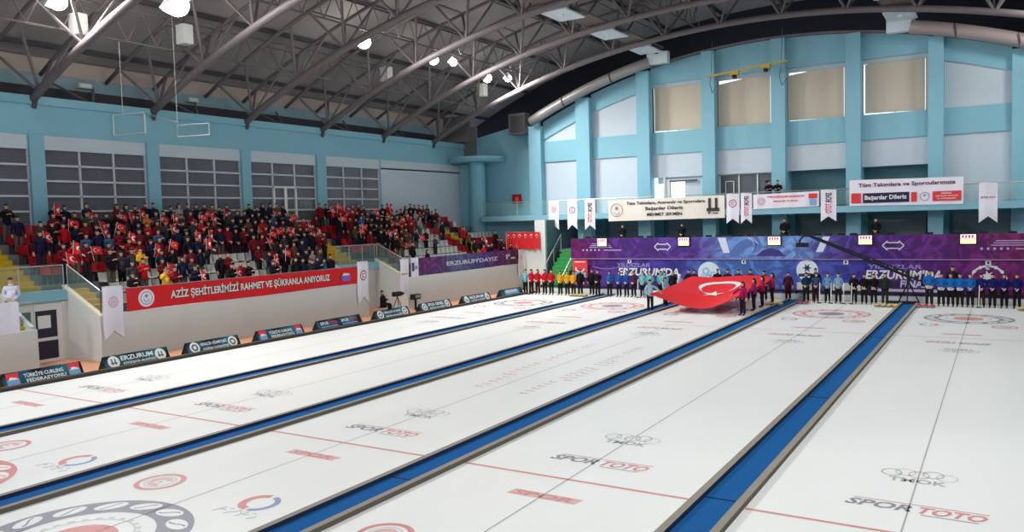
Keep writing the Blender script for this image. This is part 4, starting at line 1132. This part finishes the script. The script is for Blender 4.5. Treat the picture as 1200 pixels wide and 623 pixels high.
# terrace chairs
rnd2=random.Random(5)
ch=MB(); ch.box(-.22,.22,-.22,.22,.42,.47).prism([(-.22,.55),(.22,.55),(.20,.92),(-.20,.92)],lambda u,v,d:(u,-.22+d,v),0,.04)
CHM=ch.mesh('terrace_chair',BLACK)
lg=MB().tube([(0,0,0),(0,0,.42)],.015,6).mesh('leg',METAL)
xs_=[3.4+.66*i for i in range(46)]; xs_=[x for x in xs_ if x<29.5 and rnd2.random()<.8]
for i,x in enumerate(xs_):
    o=bpy.data.objects.new('terrace_chair',CHM); o.location=(x,36.75,2.85); o.rotation_euler=(0,0,rnd2.uniform(-.2,.2)); add(o)
    tag(o,'black chair behind the upper parapet, only its back top visible, %s from left'%ordinal(i+1),'chair','black chairs on the terrace')
    for sx in (-.18,.18):
        for sy in (-.18,.18):
            l=bpy.data.objects.new('leg',lg); l.location=(sx,sy,0); add(l,o)

# terrace people and photographers
for x,h,lab in ((5.6,.97,'person in black coat standing on the terrace, leftmost of four'),(9.85,.98,'person in black coat standing on the terrace, second from left'),(16.45,1.08,'person in black jacket with badge on the terrace, third from left'),(21.65,1.02,'person in black jacket with badge on the terrace, rightmost of four')):
    person((x,37.6,2.85),0,'clasp',(24,24,28),(26,26,30),False,False,None,h,lab,'people standing on the terrace')
    
for x,lab in ((15.15,'photographer crouching with raised camera behind the balcony railing, left one'),(15.68,'photographer in black jacket crouching on the balcony, right one')):
    person((x,39.2,5.85),.2,'sit',(22,22,26),(26,26,30),False,False,None,1.0,lab,'photographers on the balcony')
s=MB().box(14.7,16.1,39.05,39.55,5.38,6.2).build('balcony_bench',STEELD); tag(s,'dark bench under the two photographers on the balcony','bench')
r=MB().box(15.0,15.2,38.75,38.9,7.0,7.15).build('photo_camera',BLACK); tag(r,'black camera held up by the left photographer on the balcony','camera')
MB().tube([(15.1,38.75,7.07),(15.1,38.5,7.07)],.05,8).build('lens',BLACK,r)

# ------------------------------------------------------------------ people on the ice
YP=33.2
def fp(x,jc,tc=(26,26,30),y=YP,**k):
    h=k.pop('scale',1.0); pose=k.pop('pose','stand'); rz=k.pop('rz',0.0)
    jc=tuple(int(v*.84) for v in jc)
    return person((x,y,0),rz,pose,jc,tc,k.pop('female',False),k.pop('coat',False),k.pop('hair',None),h,k.pop('label'),k.pop('group',None),k.pop('trim',None))
fp(.3,(120,196,206),female=False,label='person in white and teal jacket at the left end of the line',group='teams lined up on the ice',scale=.98)
for i,x in enumerate((.75,1.25,1.8,2.3)):
    fp(x,(200,26,42),(34,24,30),female=i!=3,scale=.98,pose='clasp',label='player in red jacket, %s from left of the four in red'%ordinal(i+1),group='team in red')
for i,x in enumerate((2.97,3.5,3.95)):
    fp(x,(226,164,40),(30,28,30),female=True,scale=.94,pose='clasp',label='player in yellow jacket, %s from left of the three in yellow'%ordinal(i+1),group='team in yellow')
fp(4.45,(26,26,30),scale=1.0,label='person in black standing right of the yellow team',group='people in black by the red panel')
fp(4.95,(30,28,34),scale=.98,y=33.9,label='person in black jacket holding a folded red cloth',group='people in black by the red panel')
fp(5.7,(26,26,32),scale=.98,pose='clasp',label='person in black suit with pale badge left of the blue team',group='people in black by the red panel')
for i,(x,c) in enumerate(((6.54,(34,96,170)),(7.2,(36,90,170)),(7.72,(40,80,160)),(8.2,(84,40,70)))):
    fp(x,c,(26,26,34),female=True,scale=.95,pose='clasp',label=['player in blue jacket, leftmost of the blue team','player in blue jacket, second of the blue team','player in blue jacket with long hair, third of the blue team','player in plum and blue jacket beside the blue team'][i],group='team in blue')
for i,x in enumerate((8.8,9.3,9.8,10.25)):
    fp(x,(120,196,196),(26,28,34),female=True,scale=.95,pose='clasp',y=YP+(.5 if i==2 else 0),label='player in teal jacket, %s from left of the four in teal'%ordinal(i+1),group='team in teal')
fp(10.8,(30,28,32),female=True,scale=.95,label='woman in black with light brown hair behind the flag corner',group='people around the great flag',hair=mat('hair_light_brown',(120,84,56),.7))
fp(12.0,(28,30,34),scale=1.0,y=33.6,label='man in dark suit left of the white dome print',group='people around the great flag')
fp(11.55,(28,30,34),scale=1.0,y=33.9,label='person in black jacket left of the dome, further back',group='people around the great flag')
# flag holders
fp(12.0,(170,205,226),(30,34,44),y=26.4,rz=0.6,pose='side2',female=True,scale=.99,label='girl in light blue jacket holding the near left corner of the great flag',group='flag bearers')
fp(11.95,(160,196,226),(30,34,44),y=28.8,rz=1.2,pose='hold',female=True,scale=.95,label='girl in light blue jacket holding the left edge of the flag, second',group='flag bearers')
fp(11.95,(200,214,234),(30,34,44),y=31.2,rz=1.2,pose='hold',female=True,scale=.95,label='person in pale blue jacket holding the left edge of the flag, furthest back',group='flag bearers',hair=mat('hat_white',(214,216,224),.7))
for i,(y,c) in enumerate(((26.3,(178,30,92)),(28.4,(150,40,100)),(30.1,(186,30,84)),(32.3,(190,34,84)))):
    fp(16.95,c,(40,30,44),y=y,rz=-.5 if i==0 else -1.1,pose='aside' if i==0 else 'hold',female=True,scale=.98,label='girl in magenta jacket holding the right edge of the flag, %s from near corner'%ordinal(i+1),group='flag bearers')
for i,x in enumerate((13.5,14.1,14.75,15.45)):
    fp(x,(26,26,30),y=33.4,pose='hold',scale=1.05,label='man in black holding the far edge of the flag, %s from left'%ordinal(i+1),group='flag bearers')
fp(16.2,(196,36,40),y=33.5,pose='hold',female=True,scale=1.0,label='person in red jacket at the far right corner of the flag',group='flag bearers')
fp(17.4,(84,22,42),(50,20,34),y=34.2,coat=True,scale=.93,label='person in a long maroon robe right of the flag')
for i,(x,c,tr,fem) in enumerate(((18.6,(30,50,76),(26,26,30),True),(19.15,(60,80,120),(50,24,34),True),(19.75,(110,160,206),(26,26,30),True),(20.3,(140,180,214),(30,28,32),True))):
    fp(x,c,tr,female=fem,pose='clasp',scale=.97,label=['player in dark coat with blue front, leftmost of the light blue team','player in black and blue jacket, second of the light blue team','player in light blue jacket, third of the light blue team','player with long hair, rightmost of the light blue team'][i],group='team in light blue')
fp(18.95,(24,24,28),y=34.0,scale=1.08,label='tall person in black behind the light blue team')
for i,x in enumerate((21.1,21.62,22.1)):
    fp(x,(24,24,28),female=True,pose='clasp',scale=.95,trim=((214,214,222),.90),label='player in black jacket, %s from left of the three in black'%ordinal(i+1),group='team in black')
fp(22.65,(46,50,52),(40,42,46),scale=.98,label='taller man in dark grey coat left of the crane divider')
for i,x in enumerate((24.76,25.31,25.74,26.16,26.62)):
    fp(x,(30,112,196),(34,36,42) if i==0 else (26,26,30),female=i in (1,4),pose='clasp',scale=1.08 if i==0 else 1.0,trim=None if i==4 else ((222,226,234),1.0),label='player in bright blue%s jacket, %s from left of the five in bright blue'%(' and white' if i<4 else '',ordinal(i+1)),group='team in bright blue')
for i,x in enumerate((27.11,27.59,28.1,28.64,29.3)):
    fp(x,(26,36,104),(50,24,34) if i==0 else (26,26,34),female=i in (2,3),pose='clasp',scale=1.0,label='player in navy blue jacket, %s from left of the team in navy'%ordinal(i+1),group='team in navy')
fp(25.75,(40,34,30),y=34.9,scale=1.15,label='camera operator in a dark hat behind the bright blue team')
# white brushes held in front of some players
for i,(x,y) in enumerate(((.62,33.0),(8.55,33.0),(19.35,32.95),(19.95,32.95),(20.6,32.95),(21.0,32.95),(27.0,33.0))):
    r=MB().tube([(x,y,.04),(x+.03,y-.02,1.15)],.022,6).build('curling_brush',WHITE); tag(r,'white handled curling brush held upright, %s from the left along the line'%ordinal(i+1),'brush','curling brushes')
    MB().box(x-.1,x+.1,y-.04,y+.04,0,.05).build('brush_head',BLACK,r)

# the great flag --------------------------------------------------------
fx0,fx1,fy0,fy1=12.15,16.85,25.9,32.9
def FZ(u,v,d=0):
    # u 0..1 along X, v 0..1 along Y (0 near)
    x=fx0+(fx1-fx0)*u; y=fy0+(fy1-fy0)*v
    z=1.02+.42*v*v
    z-=.72*sin(pi*u)*(1-v)**1.8 + .16*sin(pi*u)*v*(1-v)*2 + .10*abs(sin(3*pi*v))*(1-v)*0.6
    z+=.05*sin(7*u+3*v)+.025*sin(17*v+4*u)
    y2=y+ .5*sin(pi*u)*(1-v)*.5
    return (x,y2,z+d)
g=MB(); nu,nv=28,40
for i in range(nu):
    for j in range(nv):
        q=[(i/nu,j/nv),((i+1)/nu,j/nv),((i+1)/nu,(j+1)/nv),(i/nu,(j+1)/nv)]
        g.q(*[FZ(*p) for p in q]); g.q(*[FZ(p[0],p[1],-.008) for p in reversed(q)])
for i in range(nu):
    g.q(FZ(i/nu,0,-.008),FZ((i+1)/nu,0,-.008),FZ((i+1)/nu,0),FZ(i/nu,0))
gf=g.build('great_flag',mat('great_flag_red',(214,28,34),.6,var=.05),smooth=False); tag(gf,'huge red flag with white crescent and star held flat over the middle sheet','flag')
e=MB(); G=4.7; L=7.0
def FF(u,v,d): # u along hoist->fly (far->near) metres, v across
    return FZ(min(1,max(0,.5+v/G)),min(1,max(0,1-u/L)),.02+d)
# subdivided crescent drawn on the cloth
Rr=.25*G; rr=.2*G; x0_=.5*G; x1_=x0_+.0625*G
dd=.0625*G; xi=(Rr*Rr-rr*rr+dd*dd)/(2*dd); yi=sqrt(Rr*Rr-xi*xi); ao=atan2(yi,xi); ai=atan2(yi,xi-dd); n=40
for i in range(n):
    def po(t): a_=ao+(2*pi-2*ao)*t; return (x0_+Rr*cos(a_),Rr*sin(a_))
    def pi_(t): a_=ai+(2*pi-2*ai)*t; return (x1_+rr*cos(a_),rr*sin(a_))
    for q in range(3):
        def mixp(t,s): a=po(t); c=pi_(t); return (a[0]*(1-s)+c[0]*s,a[1]*(1-s)+c[1]*s)
        t0,t1=i/n,(i+1)/n; s0,s1=q/3,(q+1)/3
        e.flat([mixp(t0,s0),mixp(t1,s0),mixp(t1,s1),mixp(t0,s1)],FF,0)
sc=(x1_-rr+G/3+.11*G,0)
for k in range(10):
    def sp(i): rr_=.14*G if i%2==0 else .14*G*.382; a_=pi+pi*i/5; return (sc[0]+rr_*cos(a_),sc[1]+rr_*sin(a_))
    a,c=sp(k),sp(k+1); m_=((a[0]+c[0]+sc[0]*2)/4,(a[1]+c[1]+sc[1]*2)/4)
    e.flat([sc,a,c],FF,0.01)
e.build('crescent_and_star',WHITE,gf)

# ------------------------------------------------------------------ stones, hacks, low boards
def stones(x0,y0,cols_,colr,cname,where,rows=2,n=4):
    k=0
    for j in range(rows):
        for i in range(n):
            k+=1
            r=empty('curling_stone',(x0+i*.3,y0+j*.3,0)); tag(r,'curling stone, %s handle, %s of set %s'%(cname,ordinal(k),where),'curling stone','curling stones at the end of the ice')
            if k==1 and ('st',cname) not in PM:
                b_=MB(); b_.tube([(0,0,.0),(0,0,.03),(0,0,.075),(0,0,.115)],[.09,.142,.142,.09],14); PM[('stb')]=b_.mesh('stone_body',mat('granite',(120,124,128),.3,var=.2,scale=30),smooth=True)
                h=MB(); h.cyl((0,0,.115),.12,.02,12).tube([(0,-.0,.13),(0,.0,.17),(0,-.10,.18)],.018,6); PM[('st',cname)]=h.mesh('handle',colr)
            add(bpy.data.objects.new('stone_body',PM['stb']),r); add(bpy.data.objects.new('handle',PM[('st',cname)]),r)
YH=mat('handle_yellow',(240,210,60),.4); RH=mat('handle_red',(214,60,60),.4)
stones(22.4,32.0,4,YH,'yellow','left of the rightmost divider')
stones(24.35,32.3,4,RH,'red','right of the rightmost divider',2,3)
stones(17.0,31.2,4,YH,'yellow','left of the robed person',2,3)
stones(18.45,32.3,4,RH,'red','right of the robed person',2,2)
stones(28.8,32.2,4,YH,'yellow','at the right edge of the picture',2,3)
stones(4.1,32.6,4,YH,'yellow','at leftmost divider',2,4)
r=empty('end_board',(15,34.6,0)); tag(r,'low white board with black rail across the far end of the ice','board')
MB().box(.5,30,34.55,34.65,0,.34).build('board_panel',WHITE,r)
MB().box(.5,30,34.5,34.7,.44,.52).build('top_rail',BLACK,r)
for i in range(20): MB().box(.7+i*1.5,.76+i*1.5,34.55,34.65,.3,.46).build('rail_post',BLACK,r)
r=empty('end_bench',(15,35.3,0)); tag(r,'long dark bench standing between the end board and printed backdrop','bench')
MB().box(8.5,30,35.1,35.5,.42,.5).build('bench_top',mat('bench_plum',(60,40,70),.7),r)
for i in range(10): MB().box(8.8+i*2.2,8.86+i*2.2,35.15,35.45,0,.42).build('leg',BLACK,r)
for xa,xb,lab in ((17.6,18.7,'white covered low table right of the robed person'),(19.6,21.2,'white covered low table behind the light blue team')):
    t_=MB().box(xa,xb,35.56,35.92,.0,.86).build('covered_table',WHITE); tag(t_,lab,'table','white covered tables')
    MB().box(xa-.03,xb+.03,35.53,35.95,.86,.89).build('table_top',WHITE,t_)
r=MB().box(2.75,3.85,YK-.5,YK-.42,1.0,2.2).build('display_panel',INKRED); tag(r,'red and blue display panel at the left end of the backdrop','sign')
MB().box(2.9,3.75,YK-.52,YK-.5,1.0,1.35).build('blue_field',BBLU,r)
e=MB(); e.ring((3.3,1.6),.25,.36,planeY(YK-.52),0.0,n=20,a0=2.6,a1=6.4,ry=.6); e.flat([(2.9,2.05),(3.7,2.05),(3.7,2.1),(2.9,2.1)],planeY(YK-.52)); e.build('white_swirl',WHITE,r)
for xx in (2.9,3.7): MB().box(xx-.02,xx+.02,YK-.48,YK-.44,0,1.0).build('leg',STEELD,r)
# barrier tape / green stairs
s=MB()
for i in range(10): s.box(.35+i*.02,2.0,35.0+i*.35,35.35+i*.35,0,.28*(i+1))
struct('stairs_8',s,GREEN,'green carpeted stairs up to the terrace')
for xx,lab in ((.3,'left handrail of the green carpeted stairs'),(2.1,'right handrail of the green carpeted stairs')):
    h=MB().tube([(xx,34.9,.9),(xx,38.5,3.9)],.03,6).build('handrail',METAL); tag(h,lab,'railing','handrails of the green stairs')
    for q in range(4): MB().tube([(xx,35.0+q*1.15,.0),(xx,35.0+q*1.15,.98+q*.96)],.022,6).build('post',METAL,h)

# ------------------------------------------------------------------ camera crane (jib)
r=empty('camera_crane',(23.7,34.0,0)); tag(r,'long black camera crane on a tripod reaching over the ice end','camera crane')
for a in (0,2.1,4.2): MB().tube([(23.7,34.0,1.15),(23.7+.6*cos(a+.5),34.0+.6*sin(a+.5),.03)],.035,6).build('leg',BLACK,r)
MB().cyl((23.7,34.0,1.05),.09,.55,10).build('pan_head',BLACK,r)
A=Vector((23.75,34.0,1.52)); B=Vector((18.85,33.2,3.72)); tail=Vector((24.45,34.1,1.15))
j=MB()
d_=(B-A).normalized(); up=Vector((0,0,1)); off=up*.13
j.tube([tail,B],.05,6); j.tube([A+off,B+off*.4],.04,6); j.tube([A-off,B-off*.4],.04,6)
for i in range(22):
    t0=i/22; t1=(i+1)/22; s0=1 if i%2 else -1
    j.tube([A.lerp(B,t0)+off*s0*(1-.6*t0),A.lerp(B,t1)-off*s0*(1-.6*t1)],.025,4)
j.build('boom',BLACK,r)
MB().box(24.3,24.7,33.95,34.25,.95,1.35).build('counterweight',BLACK,r)
MB().tube([B,(18.5,33.15,3.75),(18.3,33.1,3.5),(18.25,33.1,3.25)],.06,6).build('neck',BLACK,r)
c_=MB().box(18.1,18.75,33.0,33.25,3.12,3.36).build('camera_head',BLACK,r)
MB().tube([(18.45,33.0,3.24),(18.45,32.75,3.22)],.07,8).build('lens',BLACK,c_)
MB().tube([(23.7,34.0,1.5),(23.7,34.0,2.35)],.02,6).build('mast',BLACK,r)
MB().box(22.6,24.2,33.85,34.3,.03,.12).build('dolly',BLACK,r)

# seated camera operator by the middle entrance
person((-1.7,20.75,0.05),1.9,'sit',(24,22,26),(30,28,34),False,False,None,1.0,'camera operator in black sitting in front of the middle entrance')
r=empty('folding_stool',(-1.7,20.75,0)); tag(r,'dark stool under the seated camera operator','stool')
MB().box(-1.92,-1.5,20.55,20.95,.38,.42).build('seat',BLACK,r)
for sx in (-1.9,-1.52):
    for sy in (20.57,20.93): MB().tube([(sx,sy,0),(sx,sy,.38)],.015,6).build('leg',METAL,r)
r=empty('television_camera',(-1.25,21.5,0)); tag(r,'black television camera on a tripod in front of the seated operator','camera')
MB().box(-1.4,-1.15,21.2,21.8,.95,1.2).build('camera_body',BLACK,r)
MB().tube([(-1.27,21.8,1.08),(-1.27,22.05,1.06)],.08,8).build('lens',BLACK,r)
for a in (0,2.1,4.2): MB().tube([(-1.25,21.5,.95),(-1.25+.4*cos(a),21.5+.4*sin(a),0)],.02,6).build('leg',BLACK,r)
r=MB().box(-1.35,-1.1,22.75,23.45,.62,.92).build('monitor',BLACK); tag(r,'small black monitor at the foot of a white pennant','monitor')
MB().box(-1.1,-1.09,22.95,23.4,.7,.88).build('screen',mat('screen_grey',(150,150,156),.3),r)
MB().box(-1.28,-1.18,23.05,23.15,0,.62).build('stand_pole',BLACK,r)

# person in white jacket and tarp at far left
person((-2.75,1.55,rowZ(0)-.0),pi/2-.3,'clasp',(206,206,222),(44,34,44),False,False,None,1.05,'person in white jacket standing at the left end of the stand')
r=cloth_strip(-1.2,1.35,1.55,2.7,-1.93,0.0,10).build('banner',WCLOTH); tag(r,'plain white cloth hung at the left edge of the stand wall','banner')

# ------------------------------------------------------------------ roof trusses
TY=[-17.8,-11.7,-5.7,0.35,6.35,12.35,18.35,24.4,30.4,36.25]
XR=39.1
for ti,ty in enumerate(TY):
    r=empty('roof_truss',(XL,ty,arc(XL))); 
    tag(r,['curved steel roof truss over the near end, behind the viewer']*0 or ('curved grey steel roof truss, %s from the end wall'%ordinal(len(TY)-ti)),'truss','curved steel roof trusses')
    n=44
    pts=[(XL+(XR-XL)*i/n,ty,arc(XL+(XR-XL)*i/n)) for i in range(n+1)]
    MB().tube(pts,.19,12).build('lower_chord',STEEL,r,smooth=True)
    xe=XL-1.7
    for s in (-1,1):
        MB().tube([(xe+(XR+2.4-xe)*i/n,ty+s*1.35,arc(xe+(XR+2.4-xe)*i/n,57.1)) for i in range(n+1)],.10,6).build('upper_chord',STEEL,r,smooth=True)
    MB().prism([(XL-.05,arc(XL)+.2),(XL+.42,arc(XL)+.32),(XL+.12,arc(XL)-.42)],lambda u,v,d,ty=ty:(u,ty+d,v),-.1,.1).build('support_foot',STEELD,r)
    if ti>=2:
        m_=14; xmax=XR
        for q in range(m_):
            xn=XL+.6+(XR-XL-1.2)*q/(m_-1)
            if ti>=2 and q<m_:
                for s in (-1,1):
                    w_=MB()
                    w_.tube([(xn,ty,arc(xn)),(xn-1.15,ty+s*1.35,arc(xn-1.15,57.1))],.075,6)
                    w_.tube([(xn,ty,arc(xn)),(xn+1.15,ty+s*1.35,arc(xn+1.15,57.1))],.075,6)
                    w_.build('web_brace',STEEL,r)
        for q in range(m_+1):
            xn=XL-.45+(XR-XL-1.2)*q/(m_-1)
            MB().tube([(xn,ty-1.35,arc(xn,57.1)),(xn,ty+1.35,arc(xn,57.1))],.045,6).build('cross_tie',STEEL,r)
# longitudinal bracing trusses between the arches
for i,x in enumerate((-6.2,-1.2,4.5,10.3,16.0,21.6,27.5,33.5)):
    z=arc(x,57.1); zl=arc(x,56.0); b_=MB()
    r=empty('purlin_truss',(x,10,z)); tag(r,'long light steel truss tying the arches together, %s from the left wall'%ordinal(i+1),'truss','longitudinal roof trusses')
    MB().tube([(x,-18,zl),(x,40,zl)],.055,6).build('lower_chord',STEEL,r)
    MB().tube([(x,-18,z+.25),(x,40,z+.25)],.055,6).build('upper_chord',STEEL,r)
    y=-18; 
    while y<39.9:
        b_.tube([(x,y,zl),(x,y+.75,z+.25)],.03,5); b_.tube([(x,y+.75,z+.25),(x,y+1.5,zl)],.03,5); y+=1.5
    b_.build('zigzag_web',STEEL,r)
# braces at the trusses' feet along the left eave
for i,ty in enumerate(TY[3:9]):
    r=MB(); ym=(ty+TY[4+i])/2 if 4+i<len(TY) else ty+3
    r.tube([(XL-.4,ym-.1,11.34),(XL-1.8,ym-1.0,12.3)],.06,6); r.tube([(XL-.4,ym+.1,11.34),(XL-1.8,ym+1.0,12.3)],.06,6)
    o=r.build('eave_brace',STEEL); tag(o,'pair of short slanted steel braces under the left eave, %s from the left'%ordinal(i+1),'brace','short eave braces')

# maintenance walkways with white end panels
for i,(x,lab) in enumerate(((7.3,'long grey walkway with white underside panels hung in the roof on the left'),(22.9,'long grey walkway with white underside panels hung high in the roof centre'))):
    z=arc(x)+.25
    r=empty('roof_walkway',(x,10,z)); tag(r,lab,'walkway','roof walkways')
    y=-17
    fl=MB()
    while y<39.4: fl.box(x-.75,x+.75,y,y+2.6,z,z+.1); y+=3.0
    fl.build('floor_panel',mat('walkway_brown',(112,102,98),.8,var=.1),r)
    for s in (-1,1): MB().tube([(x+s*.75,-17,z+.9),(x+s*.75,39.4,z+.9)],.025,6).build('handrail',STEELD,r)
    for yy in TY[4:]:
        w_=MB(); y2=yy+1.1; w_.prism([(-.8,0),(.8,0),(.8,.9),(-.8,.9)],lambda u,v,d,x=x,y2=y2,z=z:(x+u,y2+v*2.7-.6,z-.32-.0*v+d),0,.08)
        w_.box(x-.8,x+.8,y2-.25,y2-.2,z-.32,z-.02)
        w_.box(x-.12,x+.12,y2+.35,y2+.55,z-.42,z-.32)
        w_.build('white_panel',mat('panel_white',(216,228,234),.5),r)
# ducts following the top of the end wall
def wall_duct(name,xa,xb,rad,m,label):
    n=10; pts=[(xa+(xb-xa)*i/n,YW-.95,etop(xa+(xb-xa)*i/n)+rad*.7) for i in range(n+1)]
    r=MB().tube(pts,rad,10).build(name,m,smooth=True); tag(r,label,'duct')
    c=MB()
    for i in (3,7): c.tube([Vector(pts[i])-Vector((.06,0,.01)),Vector(pts[i])+Vector((.06,0,.01))],rad+.03,10)
    c.build('duct_collar',STEELD,r)
wall_duct('air_duct',-2.6,7.0,.36,mat('duct_grey',(150,146,146),.4,.3),'long grey round duct following the arched top of the end wall, left')
wall_duct('air_duct',23.3,31,.40,mat('duct_warm',(158,144,142),.5,.2),'long brownish duct along the arched top of the end wall, right')
b=MB()
for i in range(24):
    x=6.8+i*.72; b.beam((x,YW-.3,etop(x)+.05),(x+.72,YW-.3,etop(x+.72)+.05),.2,.14)
struct('trim_5',b,STEEL,'steel edge along the arched top of the end wall')
for x,lab in ((7.6,'white angular box where the left walkway meets the end wall'),(22.75,'white angular box where the centre walkway meets the end wall')):
    z=etop(x)
    r=MB(); r.prism([(-.75,-.05),(.75,-.05),(.75,.75),(-.75,.75)],lambda u,v,d,x=x,z=z:(x+u,YW-.55-d,z+v),0,.5); o=r.build('junction_box',mat('panel_white',(216,228,234),.5)); tag(o,lab,'box')
    MB().box(x-.12,x+.12,YW-1.1,YW-1.05,z+.62,z+.76).build('vent',BLACK,o)
b=MB(); b.box(-4.6,-3.15,YW-.9,YW-.1,11.6,13.2); o=b.build('corner_duct',mat('corner_grey',(104,102,106),.8)); tag(o,'square dark grey duct drop in the upper left of the end wall','duct')
MB().box(-4.4,-3.1,YW-.95,YW-.9,11.75,13.0).build('cover_plate',STEELD,o)

# lifting beam on end wall
r=empty('hoist_beam',(13.8,39.2,14.4)); tag(r,'yellow hoist beam with two trolleys hung in front of the blinds','hoist')
MB().beam((11.2,39.2,14.2),(16.35,39.2,14.62),.08,.12).build('beam',mat('hoist_yellow',(190,160,70),.6),r)
for x,z in ((13.0,14.2),(15.0,14.38)):
    t_=MB().box(x-.28,x+.28,39.05,39.35,z-.12,z+.16).build('trolley',mat('hoist_yellow',(190,160,70),.6),r)
    MB().box(x-.1,x+.1,39.0,39.4,z-.3,z-.1).build('motor',BLACK,t_)
for x in (11.45,15.95):
    h=MB(); h.tube([(x,39.2,14.4),(x+.1,39.2,etop(x)+.4)],.02,5); h.tube([(x,39.2,14.3),(x-.1,39.2,13.7),(x+.05,39.2,13.1)],.025,5); h.tube([(x+.05,39.2,13.1),(x+.4,39.2,13.6),(x+.35,39.2,14.3)],.025,5)
    h.build('sling',mat('sling_teal',(70,96,96),.7),r)

# pipe frames hanging by the left wall
r=empty('hanging_pipework',(-6,10,9.5)); tag(r,'thin white pipe frame hung on wires by the left wall','pipework')
def rect(a,c,z0,z1,y=10.0): return MB().tube([(a,y,z1),(c,y,z1-.1)],.03,6).tube([(c,y,z1-.1),(c,y,z0-.05)],.03,6).tube([(c,y,z0-.05),(a,y,z0+.02)],.03,6).tube([(a,y,z0+.02),(a,y,z1)],.03,6)
rect(-9.2,-6.7,9.75,10.75).build('large_rectangle',WHITE,r)
rect(-4.3,-2.1,9.3,9.85).build('small_rectangle',mat('pipe_grey',(130,140,142),.6),r)
MB().tube([(-6.7,10,10.62),(-4.2,10,9.95)],.03,6).build('link_bar',mat('pipe_grey',(130,140,142),.6),r)
MB().tube([(-8.4,10,10.7),(-8.4,10,arc(-8.4)+2.6)],.015,5).build('wire',METAL,r)
MB().tube([(-4.3,10,9.9),(-4.3,10,arc(-4.3)+2.4)],.015,5).build('wire',METAL,r)

# ------------------------------------------------------------------ lamps
LAMPM=mat('lamp_bulb_glow',(255,252,240),.3,emit=40.0)
def floodlight(p,size,label,on=True,aim=None,watt=0):
    p=Vector(p); aim=aim or (p.x+13,p.y+6,2); d=(Vector(aim)-p).normalized(); a=d.cross(Vector((0,0,1))).normalized(); u=a.cross(d)
    r=empty('floodlight',p); tag(r,label,'floodlight','floodlights in the roof')
    h=MB(); h.obox(p-d*.12,a,u,d,size*1.5,size*1.3,.22); h.build('housing',mat('lamp_housing',(206,208,208),.4),r)
    l=MB(); 
    n=16; c0=p+d*.0
    l.ell(tuple(c0+d*.02),size*.6,size*.6,size*.6,16,10); l.build('lens',LAMPM if on else mat('lens_white',(235,238,230),.2),r)  # glowing ball drawn oversized, its size standing in for the lamp's bloom
    MB().tube([p-d*.2,(p.x,p.y,arc(p.x,57.0))],.03,6).build('bracket',STEELD,r)
    if watt:
        li=bpy.data.lights.new('floodlight_beam','SPOT'); li.energy=watt; li.spot_size=math.radians(118); li.spot_blend=.7; li.shadow_soft_size=1.0; li.color=(1.0,.985,.95)
        lo=bpy.data.objects.new('floodlight_beam',li); lo.location=p+d*.12; lo.rotation_euler=d.to_track_quat('-Z','Y').to_euler(); add(lo)
W=6600
floodlight((-2.4,8.9,14.75),.8,'brightest floodlight above the left stand, near the hanging wires',watt=W)
floodlight((-5.2,5.3,14.6),.6,'floodlight at the top left edge of the picture',watt=W)
floodlight((-2.4,20.8,15.2),.6,'bright floodlight above the middle of the red banner',watt=W)
floodlight((-2.4,27.2,15.2),.5,'left one of a pair of floodlights over the middle stairs',watt=W)
floodlight((-2.1,28.9,15.25),.38,'right smaller one of a pair of floodlights over the middle stairs')
floodlight((-3.1,34.4,15.1),.5,'left one of the pair of floodlights nearest the end wall',watt=W)
floodlight((-2.3,35.9,15.2),.4,'right smaller one of the pair nearest the end wall')
for x,y,z,lab in ((-6.0,6.6,14.0,'white speaker box hanging at the upper left'),(-5.2,11.3,14.3,'white speaker box hanging below the brightest floodlight'),(-5.4,26.2,14.5,'white speaker box under the roof above the wall windows'),(-4.6,36.0,14.6,'white speaker box under the floodlights nearest the end wall')):
    r=MB().box(x-.3,x+.3,y-.25,y+.25,z-.45,z+.45).build('speaker_box',mat('speaker_white',(206,208,208),.5)); tag(r,lab,'speaker','white speaker boxes in the roof')
    MB().tube([(x,y,z+.45),(x,y,arc(x,57.0))],.02,6).build('bracket',STEELD,r)
# the same fittings over the other side and the centre of the hall, outside the picture
for y in (-14,-4,6,16,26,35):
    for x in (31.5,):
        li=bpy.data.lights.new('floodlight_beam','SPOT'); li.energy=W*(.68 if y<10 else .30); li.spot_size=math.radians(118); li.spot_blend=.7; li.shadow_soft_size=1.0; li.color=(1,.985,.95)
        p=Vector((x,y,arc(x)+1.2)); d=(Vector((x-13,y+8,2))-p).normalized(); lo=bpy.data.objects.new('floodlight_beam',li); lo.location=p; lo.rotation_euler=d.to_track_quat('-Z','Y').to_euler(); add(lo)
for y in (-15,-6):
    li=bpy.data.lights.new('floodlight_beam','SPOT'); li.energy=W; li.spot_size=math.radians(118); li.spot_blend=.7; li.shadow_soft_size=1.0
    li.energy=W*.95; p=Vector((-2.4,y,15)); d=(Vector((10,y+8,2))-p).normalized(); lo=bpy.data.objects.new('floodlight_beam',li); lo.location=p; lo.rotation_euler=d.to_track_quat('-Z','Y').to_euler(); add(lo)

# ------------------------------------------------------------------ world and view
w=bpy.data.worlds.new('world'); scn.world=w; w.use_nodes=True
bg=w.node_tree.nodes['Background']; bg.inputs[0].default_value=(.80,.88,1,1); bg.inputs[1].default_value=1.0
vs=scn.view_settings; vs.view_transform='Standard'; vs.look='None'; vs.gamma=1; vs.exposure=0.0; vs.use_curve_mapping=False
print('OBJECTS',len(bpy.data.objects))
